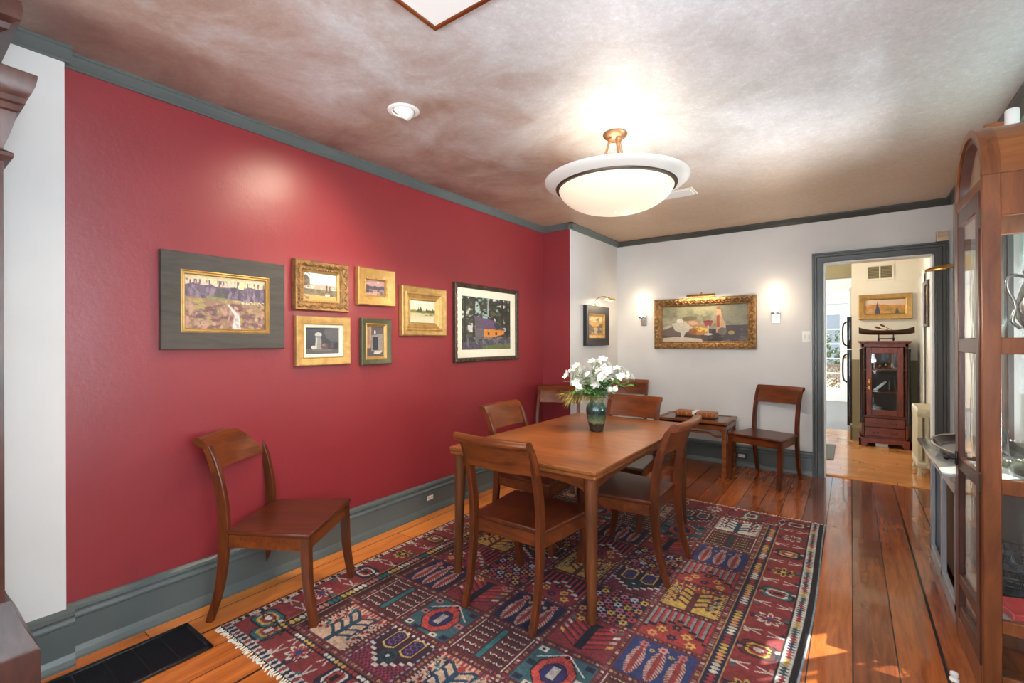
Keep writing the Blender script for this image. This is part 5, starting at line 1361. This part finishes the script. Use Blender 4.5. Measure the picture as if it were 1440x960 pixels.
# door
bm = B(); y0, y1 = .034, CWd - .034; ds = .052
for a, b_ in ((y0, y0 + ds), (y1 - ds, y1)): box(bm, (-.004, a, .105), (.022, b_, 1.95), .004)
for z0, z1 in ((.105, .17), (.262, .312), (.785, .842), (1.315, 1.378), (1.875, 1.95)): box(bm, (-.002, y0 + ds, z0), (.02, y1 - ds, z1), .003)
door = obj('door', bm, M['cabshade'], gc, 40)
for z0, z1 in ((.17, .262), (.312, .785), (.842, 1.315), (1.378, 1.875)):
    bm = B(); box(bm, (.008, y0 + ds - .004, z0 - .004), (.011, y1 - ds + .004, z1 + .004)); obj('pane', bm, M['glass'], door)
bm = B(); box(bm, (-.012, y1 - .045, .80), (-.003, y1 - .02, .86), .002); cyl(bm, (-.01, y1 - .03, .83), (-.035, y1 - .03, .83), .008, 10); sphere(bm, (-.04, y1 - .03, .83), .013, 10); obj('latch', bm, M['black'], door, 50)
for z in (.78, 1.80):
    bm = B(); box(bm, (-.006, .018, z), (.012, .036, z + .075), .002); obj('hinge', bm, M['darkbronze'], door)
for yy, nm in ((.015, 'side_pane'), (CWd - .015, 'side_pane')):
    for z0, z1 in ((.10, .262), (.312, .785), (.842, 1.315), (1.378, 1.838)):
        bm = B(); box(bm, (.048, yy - .0015, z0 - .004), (CD - .046, yy + .0015, z1 + .004)); obj(nm, bm, M['glass'], gc)
bm = B(); box(bm, (CD - .016, .03, .10), (CD - .012, CWd - .03, 1.9)); obj('back_pane', bm, M['glass'], gc)
M['shelf'] = paint('painted_shelf', C3(186, 186, 180), .35, var=.06)
for z in (.285, .80, 1.335):
    bm = B(); box(bm, (.03, .032, z), (CD - .02, CWd - .032, z + .018), .002); obj('shelf', bm, M['shelf'], gc)
bm = B(); lathe(bm, [(.0, 0), (.016, 0), (.016, .006), (.010, .012), (.014, .02), (.013, .03), (.0, .036)], 20); o = obj('door_stop', bm, M['whitemetal'], None, 50); o.location = (.333, 2.565, 0); tag(o, 'small white knob on the floor in front of the glass cabinet', 'door stop')
# what stands in the cabinet
def cab_at(x, y, z): return (.407 + x * math.cos(CT) - y * math.sin(CT), 2.50 + x * math.sin(CT) + y * math.cos(CT), z)
t = thing('silver_coffee_pot', 'dark silver coffee pot with curved handle in the upper cabinet shelf', 'pot', cab_at(.185, .13, 1.3535), .3)
bm = B(); lathe(bm, [(.0, 0), (.05, 0), (.052, .012), (.034, .03), (.04, .05), (.066, .10), (.070, .15), (.055, .21), (.042, .25), (.046, .275), (.05, .28), (.04, .29), (.0, .292)], 28); obj('body', bm, M['silver'], t, 45)
bm = B(); lathe(bm, [(.046, .285), (.03, .31), (.012, .32), (.01, .33), (.014, .34), (.0, .35)], 24); obj('lid', bm, M['silver'], t, 45)
bm = B(); tube(bm, bez([(-.045, 0, .26), (-.09, 0, .265), (-.10, 0, .22), (-.075, 0, .15), (-.085, 0, .09), (-.06, 0, .06)], 16), .007, 8); obj('handle', bm, M['silver'], t, 50)
bm = B(); tube(bm, bez([(.055, 0, .10), (.09, 0, .14), (.095, 0, .22), (.125, 0, .26)], 12), [.018 - .011 * k / 12 for k in range(13)], 10); obj('spout', bm, M['silver'], t, 50)
t = thing('glass_bowl', 'cut glass bowl with brass lizard ornament on the middle cabinet shelf', 'bowl', cab_at(.15, .14, .8185), 0)
bm = B(); lathe(bm, [(.03, 0), (.035, .004), (.05, .03), (.068, .075), (.07, .08), (.066, .078), (.047, .032), (.0, .01)], 24); obj('body', bm, M['glass'], t, 45)
bm = B(); sphere(bm, (0, 0, .05), .045, 14, (1.2, .8, .7)); sphere(bm, (-.06, 0, .06), .018, 10)
for a in range(26): sphere(bm, (.05 * math.cos(a * 2.4) * (a % 5) / 4, .035 * math.sin(a * 2.4) * (a % 5) / 4, .078 - .01 * ((a % 5) / 4) ** 2), .008, 6)
obj('ornament', bm, paint('verdigris_brass', C3(112, 116, 92), .4, .5, .35, 40), t, 50)
t = thing('drinking_glass', 'clear tumbler behind the cut glass bowl in the cabinet', 'glass', cab_at(.17, .30, .8185), 0)
bm = B(); lathe(bm, [(.028, 0), (.03, .002), (.04, .13), (.037, .13), (.028, .01), (0, .008)], 24); obj('body', bm, M['glass'], t, 45)
bm = B(); box(bm, (-.1, -.075, 0), (.1, .075, .028), .004); rbk = obj('red_book', bm, paint('coral_red_cover', C3(214, 66, 66), .5), None); rbk.location = cab_at(.165, .14, .3035); rbk.rotation_euler = (0, 0, .3); tag(rbk, 'coral red flat book on the low cabinet shelf', 'book')
t = thing('wire_basket', 'dark woven wire basket behind the red book in the cabinet', 'basket', cab_at(.15, .34, .3035), 0)
bm = B()
for k in range(6): 
    z = .02 + .032 * k; tube(bm, [(.09 * math.cos(2 * PI * a / 24), .09 * math.sin(2 * PI * a / 24), z) for a in range(25)], .004, 6)
for a in range(24): tube(bm, [(.09 * math.cos(2 * PI * a / 24), .09 * math.sin(2 * PI * a / 24), .0), (.09 * math.cos(2 * PI * (a + 1.5) / 24), .09 * math.sin(2 * PI * (a + 1.5) / 24), .19)], .003, 5)
lathe(bm, [(.0, 0), (.09, 0), (.09, .006), (.0, .006)], 24); obj('body', bm, M['black'], t, 50)
# candle standing on the barrel top, and a small wooden box behind it
t = thing('pillar_candle', 'white pillar candle standing on top of the arched cabinet', 'candle', cab_at(.135, R0, SPR + R0 - .0045), 0)
bm = B(); lathe(bm, [(.0, 0), (.021, 0), (.022, .004), (.022, .068), (.018, .072), (.0, .066)], 20); obj('wax', bm, M['whitemetal'], t, 50)
bm = B(); cyl(bm, (0, 0, .066), (0, 0, .08), .0012, 6); obj('wick', bm, M['black'], t)
bm = B(); box(bm, (-.03, -.03, 0), (.03, .03, .05), .003); bx_ = obj('wooden_box', bm, M['cabh'], None); bx_.location = cab_at(.09, R0 + .06, SPR + R0 - .0125); bx_.rotation_euler = (.0, 0, 0); tag(bx_, 'small wooden box behind the candle on top of the arched cabinet', 'box')

# sheer curtain on the window reflected in the cabinet glass
bm = B(); rings = []
sheer, nt, b = base_mat('pale_blue_sheer'); b.inputs['Base Color'].default_value = C3(176, 192, 202); b.inputs['Roughness'].default_value = .9; b.inputs['Alpha'].default_value = 1.0; b.inputs['Transmission Weight'].default_value = 0.0
wv = nd(nt, 'ShaderNodeTexWave'); wv.inputs['Scale'].default_value = 2.2; wv.inputs['Distortion'].default_value = 2.0; tc = nd(nt, 'ShaderNodeTexCoord'); nt.links.new(tc.outputs['Object'], wv.inputs['Vector'])
rr_ = ramp(nt, [(0, C3(150, 168, 180)), (1, C3(196, 208, 214))]); nt.links.new(wv.outputs['Fac'], rr_.inputs['Fac']); nt.links.new(rr_.outputs['Color'], b.inputs['Base Color'])
tl = nd(nt, 'ShaderNodeBsdfTranslucent'); tl.inputs[0].default_value = (.75, .84, .9, 1); mxs = nd(nt, 'ShaderNodeMixShader'); mxs.inputs[0].default_value = .55
nt.links.new(b.outputs[0], mxs.inputs[1]); nt.links.new(tl.outputs[0], mxs.inputs[2]); nt.links.new(mxs.outputs[0], nt.nodes['Material Output'].inputs['Surface'])
tp = nd(nt, 'ShaderNodeBsdfTransparent'); mx3 = nd(nt, 'ShaderNodeMixShader'); mx3.inputs[0].default_value = .45
nt.links.new(mxs.outputs[0], mx3.inputs[1]); nt.links.new(tp.outputs[0], mx3.inputs[2]); nt.links.new(mx3.outputs[0], nt.nodes['Material Output'].inputs['Surface'])
N = 160
for k in range(N + 1):
    y = -.48 + 1.54 * k / N; x = XR - .065 - .016 * math.sin(k * 1.05) - .006 * math.sin(k * .37)
    rings.append([(x, y, .74), (x - .004 * math.sin(k), y, 1.5), (x, y, 2.46)])
vs = [[bm.verts.new(p) for p in r] for r in rings]
for a, b_ in zip(vs[:-1], vs[1:]):
    for i in range(2): bm.faces.new((a[i], b_[i], b_[i + 1], a[i + 1]))
cu = obj('sheer_curtain', bm, sheer, None, 80); tag(cu, 'pale blue sheer curtain mirrored in the side glass of the display cabinet', 'curtain')
bm = B(); cyl(bm, (XR - .065, -.55, 2.47), (XR - .065, 1.12, 2.47), .009, 10)
for y in (-.5, 1.08): cyl(bm, (XR, y, 2.47), (XR - .065, y, 2.47), .006, 8)
o = obj('curtain_rod', bm, M['brass'], None, 50); tag(o, 'thin brass rod carrying the sheer curtain', 'curtain rod')

# ------------------------------------------------------------------ added sun-trimming shade, radiator cover console and tray
t = thing('sun_trim_shade', 'pale shade added in the window behind the glass cabinet to trim the sun', 'shade', (XR + .03, 0, 0))  # shade added to cut the sun patch on the rug short
bm = B(); box(bm, (0, W1[0] + .01, 1.78), (.002, W1[1] - .01, 2.45)); sh = paint('pale_green_shade', C3(190, 202, 196), .8)
nt = sh.node_tree; tl = nd(nt, 'ShaderNodeBsdfTranslucent'); tl.inputs[0].default_value = (.72, .8, .76, 1); mxs = nd(nt, 'ShaderNodeMixShader'); mxs.inputs[0].default_value = .6
nt.links.new(nt.nodes['Principled BSDF'].outputs[0], mxs.inputs[1]); nt.links.new(tl.outputs[0], mxs.inputs[2]); nt.links.new(mxs.outputs[0], nt.nodes['Material Output'].inputs['Surface'])
obj('cloth', bm, sh, t)
bm = B(); cyl(bm, (.001, W1[0] + .008, 2.45), (.001, W1[1] - .008, 2.45), .018, 14); obj('roller', bm, M['whitemetal'], t, 50)
bm = B(); box(bm, (-.003, W1[0] + .01, 1.765), (.005, W1[1] - .01, 1.785), .002); obj('hem_bar', bm, M['whitemetal'], t)

t = thing('console_cabinet', 'grey painted console with dark recessed panels beyond the glass cabinet', 'cabinet', (0, 0, 0))
y0, y1, xf, zt = 3.06, 3.97, .405, .735
M['console'] = paint('silver_grey_paint', C3(150, 152, 158), .3, 0.1, .1)
bm = B()
n = 2; pw = (y1 - y0 - .05) / n
box(bm, (xf, y0, 0), (xf + .022, y1, .09), .003); box(bm, (xf, y0, zt - .12), (xf + .022, y1, zt - .02), .003)
for k in range(n + 1): yy = y0 + pw * k; box(bm, (xf, yy, .05), (xf + .022, yy + .05, zt - .1), .003)
box(bm, (xf, y1 - .02, 0), (XR - .02, y1, zt - .02), .003); box(bm, (xf, y0, 0), (XR - .02, y0 + .02, zt - .02), .003)
obj('carcass', bm, M['console'], t, 40)
for k in range(n):
    bm = B(); yy = y0 + pw * k; box(bm, (xf + .052, yy + .03, .06), (xf + .058, yy + pw + .02, zt - .06))
    kk = 0
    while kk < 30: box(bm, (xf + .048, yy + .045 + kk * (pw - .04) / 30, .07), (xf + .053, yy + .045 + kk * (pw - .04) / 30 + .004, zt - .07)); kk += 1
    obj('grille_panel', bm, paint('brown_cane_panel', C3(108, 78, 58), .5), t)
bm = B(); box(bm, (xf - .055, y0 - .03, zt - .022), (XR - .012, y1 + .06, zt), .008, 2); obj('top', bm, paint('polished_grey_top', C3(140, 142, 138), .12, 0.1, .08), t, 40)
bm = B(); box(bm, (xf - .02, y0, zt - .05), (XR - .02, y1 + .02, zt - .022), .006); obj('cornice', bm, M['console'], t, 40)
t = thing('serving_tray', 'black oval tray with silver rim on the grey console', 'tray', (.545, 3.60, zt), 0)
bm = B(); rings = []
for (f, z) in ((.0, .004), (.82, .004), (.9, .012), (1.0, .04), (1.0, .045), (.97, .045), (.88, .016), (.8, .01), (0.001, .01)):
    rings.append([(.165 * f * math.cos(2 * PI * k / 48), .38 * f * math.sin(2 * PI * k / 48), z) for k in range(48)])
rings[0] = [(.001 * math.cos(2 * PI * k / 48), .001 * math.sin(2 * PI * k / 48), .0) for k in range(48)]; rings[1] = [(x, y, 0.0) for x, y, z in rings[1]]
loft(bm, rings); obj('pan', bm, M['blackgloss'], t, 40)
bm = B(); tube(bm, [(.165 * math.cos(2 * PI * k / 48), .38 * math.sin(2 * PI * k / 48), .045) for k in range(49)], .006, 8, caps=False); obj('rim', bm, M['silver'], t, 60)
# brass picture light on the right wall
t = thing('brass_shell_light', 'brass shell shaped wall light right of the doorway', 'lamp', (XR, 5.05, 1.945), -PI / 2)
bm = B(); rings = []
for k in range(13):
    f = k / 12; y = -.075 - .165 * f; r_ = .034 * math.sin(PI * (.10 + .80 * f)) ** .7 * (1 - .35 * f) + .003
    rings.append([(r_ * 1.5 * math.cos(a), y, .004 - .02 * f + r_ * math.sin(a)) for a in [math.radians(-12 + 204 * q / 14) for q in range(15)]] + [((r_ * 1.5 - .003) * math.cos(a), y, .004 - .02 * f + (r_ - .003) * math.sin(a)) for a in [math.radians(192 - 204 * q / 14) for q in range(15)]])
loft(bm, rings); obj('lamp_shade', bm, M['brass'], t, 50)
bm = B(); tube(bm, bez([(0, 0, .0), (0, -.04, .012), (0, -.085, .02)], 8), .005, 8); box(bm, (-.025, -.008, -.025), (.025, 0, .025), .003); obj('arm', bm, M['brass'], t, 50)

# ------------------------------------------------------------------ tall mahogany case at the left edge
t = thing('secretary_bookcase', 'tall dark mahogany bookcase with stepped cornice at the left edge', 'cabinet', (0, 0, 0))
bx1, by1 = -2.30, .278
def tier(bm, prof):
    """moulding around the front and far side: rings of (out, z)"""
    rings = [[(-2.69, by1 - 1.3 - o, z), (bx1 + o, by1 - 1.3 - o, z), (bx1 + o, by1 + o, z), (-2.69, by1 + o, z)] for o, z in prof]; loft(bm, rings)
bm = B(); tier(bm, [(-.012, .10), (-.012, 2.04)]); obj('body', bm, M['bookcase'], t, 30)
bm = B(); tier(bm, [(.062, 0.0), (.062, .325), (.056, .34), (.03, .40), (.006, .475), (.0, .50), (-.012, .50)]); obj('base', bm, M['bookcase'], t, 30)
bm = B(); tier(bm, [(-.014, 1.985), (.004, 1.99), (.010, 2.0), (.010, 2.012), (-.006, 2.022)]); obj('astragal', bm, M['bookcase'], t, 30)
bm = B(); tier(bm, [(-.012, 2.03), (.0, 2.07), (.012, 2.12), (.016, 2.15), (.024, 2.155), (.024, 2.175), (.034, 2.18), (.034, 2.20), (.046, 2.215), (.056, 2.245), (.06, 2.27), (.06, 2.28), (-.05, 2.33), (-.16, 2.37)]); obj('cornice', bm, M['bookcase'], t, 30)
bm = B(); tier(bm, [(-.16, 2.30), (-.15, 2.385), (-.06, 2.395), (-.03, 2.41), (.0, 2.43), (.004, 2.45), (.026, 2.465), (.03, 2.50), (.026, 2.53), (.0, 2.535)]); obj('pediment_cap', bm, M['bookcase'], t, 30)
for k in (0, 1):
    bm = B(); yy = by1 - .07 - k * .62
    for (a, b_, c, d) in ((yy - .56, .56, yy - .49, 1.93), (yy - .07, .56, yy, 1.93), (yy - .49, .56, yy - .07, .64), (yy - .49, 1.85, yy - .07, 1.93)): box(bm, (bx1 - .014, a, b_), (bx1 + .004, c, d), .003)
    dd = obj('door', bm, M['bookcase'], t, 40)
    bm = B(); box(bm, (bx1 - .008, yy - .49, .64), (bx1 - .005, yy - .07, 1.85)); obj('pane', bm, M['glass'], dd)
    if k == 0:
        bm = B(); cyl(bm, (bx1, yy - .045, 1.19), (bx1 + .018, yy - .045, 1.19), .004, 8); sphere(bm, (bx1 + .02, yy - .045, 1.19), .009, 10); obj('knob', bm, M['brass'], dd)

# ------------------------------------------------------------------ hall furniture
t = thing('hall_cabinet', 'narrow red mahogany glazed cabinet in the hall beyond the doorway', 'cabinet', (.345, 7.80, 0))
hw, hd = .235, .19
M['cabinside'] = paint('dark_cabinet_lining', C3(92, 74, 62), .6)
bm = B()
for s_ in (-1, 1):
    a, b_ = sorted((s_ * hw, s_ * (hw - .03))); box(bm, (a, -hd, .10), (b_, hd, 1.34), .003)
box(bm, (-hw, hd - .015, .10), (hw, hd, 1.34)); box(bm, (-hw, -hd, 1.28), (hw, hd, 1.34), .003); box(bm, (-hw, -hd, .10), (hw, hd, .13)); box(bm, (-hw, -hd + .004, .375), (hw, hd, .40))
obj('carcass', bm, M['hallcab'], t, 40)
bm = B(); box(bm, (-hw - .035, -hd - .03, 1.34), (hw + .035, hd, 1.36), .006); box(bm, (-hw - .02, -hd - .015, 1.325), (hw + .02, hd, 1.345), .005); obj('top', bm, M['hallcab'], t, 40)
bm = B(); prism(bm, [(-hw - .03, 0), (-hw - .03, .11), (hw + .03, .11), (hw + .03, 0), (hw - .04, 0), (hw - .07, .05), (-hw + .07, .05), (-hw + .04, 0)], 'y', -hd - .03, -hd + .0); box(bm, (-hw - .03, -hd - .03, .0), (-hw - .005, hd, .11), .004); box(bm, (hw + .005, -hd - .03, .0), (hw + .03, hd, .11), .004); obj('plinth', bm, M['hallcab'], t, 40)
for s_ in (-1, 1):
    bm = B(); lathe(bm, [(.022, .30), (.024, .32), (.02, .33), (.02, 1.22), (.024, 1.23), (.022, 1.26)], 16, (s_ * (hw - .0), -hd - .005, 0)); obj('column', bm, M['hallcabdark'], t, 50)
bm = B(); dw = hw - .05
for (a, b_, c, d) in ((-dw, .405, -dw + .055, 1.275), (dw - .055, .405, dw, 1.275), (-dw + .055, .405, dw - .055, .48), (-dw + .055, 1.20, dw - .055, 1.275)): box(bm, (a, -hd - .018, b_), (c, -hd + .004, d), .003)
dd = obj('door', bm, M['hallcab'], t, 40)
bm = B(); box(bm, (-dw + .05, -hd - .008, .475), (dw - .05, -hd - .005, 1.205)); obj('pane', bm, M['glass'], dd)
bm = B()
for z in (.72, .80): box(bm, (-dw + .018, -hd - .024, z), (-dw + .038, -hd - .017, z + .06), .003)
sphere(bm, (-dw + .028, -hd - .035, .86), .011, 10); tube(bm, [(-dw + .028, -hd - .03, .76), (-dw - .01, -hd - .045, .755)], .006, 8); obj('lock', bm, M['brass'], dd, 50)
for z in (.135, .255):
    bm = B(); box(bm, (-hw + .035, -hd - .012, z), (hw - .035, -hd + .004, z + .112), .004); dw_ = obj('drawer', bm, M['hallcab'], t, 40)
    for s_ in (-.09, .09):
        bm = B(); tube(bm, bez([(s_ - .03, -hd - .014, z + .06), (s_ - .02, -hd - .028, z + .048), (s_ + .02, -hd - .028, z + .048), (s_ + .03, -hd - .014, z + .06)], 8), .0035, 6); obj('handle', bm, M['darkbronze'], dw_, 50)
bm = B(); box(bm, (-hw + .03, hd - .02, .4), (hw - .03, hd - .016, 1.28)); obj('lining', bm, M['cabinside'], t)
for z in (.69, .985):
    bm = B(); box(bm, (-hw + .03, -hd + .02, z), (hw - .03, hd - .016, z + .014)); obj('shelf', bm, M['rail'], t)
HC = (.345, 7.80)
for (dx, dy, z, r_, hh, lab) in ((-.10, -.02, 1.0, .022, .11, 'tall silver cup at the left of the top shelf in the hall cabinet'), (-.04, .0, 1.0, .024, .06, 'small silver cup in the middle of the top shelf in the hall cabinet'), (.02, -.03, 1.0, .026, .075, 'silver jug right of the middle on the top shelf in the hall cabinet'), (.085, .0, 1.0, .03, .08, 'silver bowl at the right of the top shelf in the hall cabinet')):
    bm = B(); lathe(bm, [(.0, 0), (r_ * .8, 0), (r_ * .5, hh * .15), (r_, hh * .5), (r_ * .8, hh * .85), (r_ * .95, hh), (r_ * .85, hh), (r_ * .7, hh * .8), (0, hh * .3)], 18)
    o = obj('silver_cup', bm, M['silver'], None, 50); o.location = (HC[0] + dx, HC[1] + dy, z - .0005); tag(o, lab, 'cup', 'silver on the hall cabinet shelf')
for (dx, z, r_, hh, lab) in ((.06, .705, .03, .13, 'clear glass carafe on the middle shelf in the hall cabinet'), (.115, .705, .02, .2, 'tall clear bottle at the right of the middle shelf in the hall cabinet')):
    bm = B(); lathe(bm, [(0, 0), (r_, 0), (r_ * 1.05, hh * .4), (r_ * .5, hh * .7), (r_ * .45, hh), (r_ * .38, hh), (r_ * .4, hh * .7), (0, .01)], 18); o = obj('glass_carafe', bm, M['glass'], None, 50); o.location = (HC[0] + dx, HC[1], z - .0008); tag(o, lab, 'carafe', 'glassware in the hall cabinet')
bm = B(); prism(bm, [(-.07, 0), (-.02, .0), (.09, .115), (.085, .13), (.06, .125)], 'y', -.012, .012); o = obj('letter_opener_stand', bm, M['silver'], None); o.location = (HC[0] - .06, HC[1] - .03, .7045); tag(o, 'slanted pale metal piece on the middle shelf in the hall cabinet', 'ornament')
bm = B(); box(bm, (-.05, -.02, 0), (.05, .02, .10), .003); o = obj('picture_card', bm, paint('mottled_card', C3(140, 146, 136), .6, var=.5, scale=40), None); o.location = (HC[0] - .07, HC[1] - .02, .4005); tag(o, 'small grey green card standing on the bottom of the hall cabinet', 'card')
bm = B(); box(bm, (-.065, -.04, 0), (.065, .04, .055), .003); o = obj('white_box', bm, M['plastic'], None); o.location = (HC[0] - .03, 7.66, .001); tag(o, 'small white box on the floor under the hall cabinet', 'box')
# model canoe on a stand
t = thing('model_canoe', 'dark wooden model canoe with paddles on top of the hall cabinet', 'model boat', (.37, 7.78, 1.36))
bm = B(); rings = []
for k in range(25):
    f = k / 24; x = -.285 + .57 * f; u = 2 * f - 1; wd = .045 * (1 - abs(u) ** 2.2) + .002; sh = .135 + .045 * abs(u) ** 3; kl = .075 + .02 * abs(u) ** 6
    out_ = [(x, wd * math.sin(math.radians(a)), kl + (sh - kl) * (1 - math.cos(math.radians(a))) ** .7) for a in (-90, -65, -40, -15, 15, 40, 65, 90)]
    in_ = [(x, y * .86, z + .004) for _, y, z in out_[::-1]]
    rings.append(out_ + in_)
loft(bm, rings); obj('hull', bm, wood('dark_cedar_hull', C3(38, 24, 16), C3(74, 48, 30), .3), t, 50)
bm = B(); cyl(bm, (-.08, 0, .03), (.08, 0, .03), .008, 10)
for x in (-.075, .075): cyl(bm, (x, -.035, .028), (x, .035, .028), .016, 12); box(bm, (x - .008, -.035, .0), (x + .008, .035, .03), .003); box(bm, (x - .006, -.03, .04), (x + .006, .03, .085), .003)
obj('stand', bm, M['hallcabdark'], t, 50)
for (a, b_) in (((-.12, -.01, .185), (.06, .0, .13)), ((-.06, .015, .215), (.08, .0, .13))):
    bm = B(); a, b_ = Vector(a), Vector(b_); d = (b_ - a); tube(bm, [a + d * .3, b_], .004, 6); tube(bm, [a, a + d * .1, a + d * .28, a + d * .36], [.006, .012, .012, .004], 8); obj('paddle', bm, M['rosewood'], t, 50)
picture('pale gold frame with orange autumn hills above the model canoe in the hall', (.368, YN - .001, 1.818), 0, .56, .335, [(0, 0), (0, .05), (.006, .056), (.05, .036), (.064, .024), (.064, .004)], M['goldpale'], p_autumn(), .072, (.062, [(0, .004), (0, .02), (.010, .012), (.010, .004)]), M['gold'])
picture('dark framed picture seen edge on at the right of the hall', (.714, 7.05, 1.78), -PI / 2, .40, .52, [(0, 0), (0, .03), (.006, .034), (.04, .022), (.045, .004)], M['darkframe'], p_mount(), .05)
t = thing('wall_register', 'cream return air grille high on the hall wall', 'vent', (.318, YN, 2.285))
bm = B()
for (a, b_, c, d) in ((-.15, -.105, .15, -.08), (-.15, .08, .15, .105), (-.15, -.08, -.125, .08), (.125, -.08, .15, .08), (-.008, -.08, .008, .08)): box(bm, (a, -.012, b_), (c, 0, d), .002)
obj('frame', bm, M['cream'], t)
bm = B()
for k in range(8): z = -.074 + k * .0205; prism(bm, [(-.009, z), (-.007, z - .002), (-.001, z + .010), (-.003, z + .012)], 'x', -.125, .125)
obj('louvre', bm, M['olive'], t)
bm = B(); box(bm, (-.13, -.0012, -.085), (.13, 0, .085)); obj('duct', bm, M['cabinside'], t)
# cast iron radiator
t = thing('radiator', 'cream cast iron radiator beside the hall doorway', 'radiator', (.615, 6.45, 0))
M['rad'] = paint('cream_radiator_paint', C3(184, 176, 146), .4, var=.05)
ns = 9; pitch = .058
for k in range(ns):
    bm = B(); y = -(ns - 1) / 2 * pitch + k * pitch
    for x in (-.055, 0, .055): tube(bm, [(x, y, .10), (x, y, .14), (x, y, .60), (x, y, .64)], [.018, .021, .021, .018], 10)
    for z, r_ in ((.635, .05), (.115, .042)):
        rings = [[(xx_ , y + .026 * math.cos(a), z + r_ * math.sin(a)) for a in [2 * PI * q / 16 for q in range(16)]] for xx_ in (-.078, -.07, .07, .078)]
        for ri, f in ((0, .7), (3, .7)): rings[ri] = [(p[0], y + (p[1] - y) * f, z + (p[2] - z) * f) for p in rings[ri]]
        loft(bm, rings)
    if k in (0, ns - 1):
        for x in (-.055, .055): tube(bm, [(x, y, .10), (x, y, .05), (x - .004, y, .0)], [.018, .016, .022], 10)
    obj('fin_section', bm, M['rad'], t, 50)
bm = B(); y = -(ns - 1) / 2 * pitch
for z in (.635, .115): cyl(bm, (0.02, y - .04, z), (0.02, -y + .03, z), .028, 16)
obj('hub', bm, M['rad'], t, 50)
bm = B(); y = -y; cyl(bm, (.0, y + .03, .115), (.0, y + .10, .115), .014, 10); cyl(bm, (.0, y + .09, -.0), (.0, y + .09, .18), .014, 10); lathe(bm, [(.0, 0), (.03, 0), (.032, .012), (.0, .016)], 14, (.0, y + .09, .18)); obj('valve', bm, M['brass'], t, 50)
# mat on the hall floor
bm = B(); box(bm, (-.42, -.47, 0), (.42, .47, .008), .003); o = obj('door_mat', bm, paint('grey_woven_mat', C3(96, 98, 96), .9, var=.3, scale=60, bump=.4, bscale=200), None); o.location = (-.585, 6.94, 0); tag(o, 'dark grey mat on the honey floor of the hall', 'mat')
# refrigerator edge in the kitchen
t = thing('refrigerator', 'black refrigerator seen edge on in the kitchen beyond the hall', 'refrigerator', (0, 8.85, 0))
bm = B(); box(bm, (.02, 0, .03), (.7, .72, 1.73), .006); obj('case', bm, M['black'], t, 40)
for z0, z1, h0, h1 in ((.06, 1.22, .72, 1.16), (1.235, 1.73, 1.28, 1.66)):
    bm = B(); box(bm, (-.05, 0, z0), (.02, .72, z1), .008, 2); d_ = obj('door', bm, M['blackgloss'], t, 40)
    bm = B(); tube(bm, bez([(-.05, .05, h0), (-.095, .05, h0 + .05), (-.105, .05, (h0 + h1) / 2), (-.095, .05, h1 - .05), (-.05, .05, h1)], 14), .012, 8); obj('handle', bm, M['black'], d_, 50)
t = thing('wall_cupboard', 'cream cupboard above the black refrigerator', 'cabinet', (0, 8.85, 1.76))
bm = B(); box(bm, (.0, 0, 0), (.7, .72, .42), .004); obj('case', bm, M['cream'], t)
bm = B(); box(bm, (-.02, .01, .01), (.0, .71, .41), .004); obj('door', bm, M['jamb'], t)
# track light on the kitchen ceiling
t = thing('track_light', 'small black spotlight on the bright kitchen ceiling', 'lamp', (-.17, 9.3, 2.46))
bm = B(); box(bm, (-.03, -.03, -.02), (.03, .03, 0), .003); obj('base', bm, M['black'], t)
bm = B(); cyl(bm, (0, 0, -.02), (0, -.02, -.05), .006, 8); cyl(bm, (-.03, -.04, -.06), (.05, .01, -.045), .032, 14); obj('head', bm, M['black'], t, 50)
point('hall_fill', (-1.0, 7.0, 2.3), 52, (1, .91, .76), .1)  # added unseen lamp that brightens the hall, no fixture
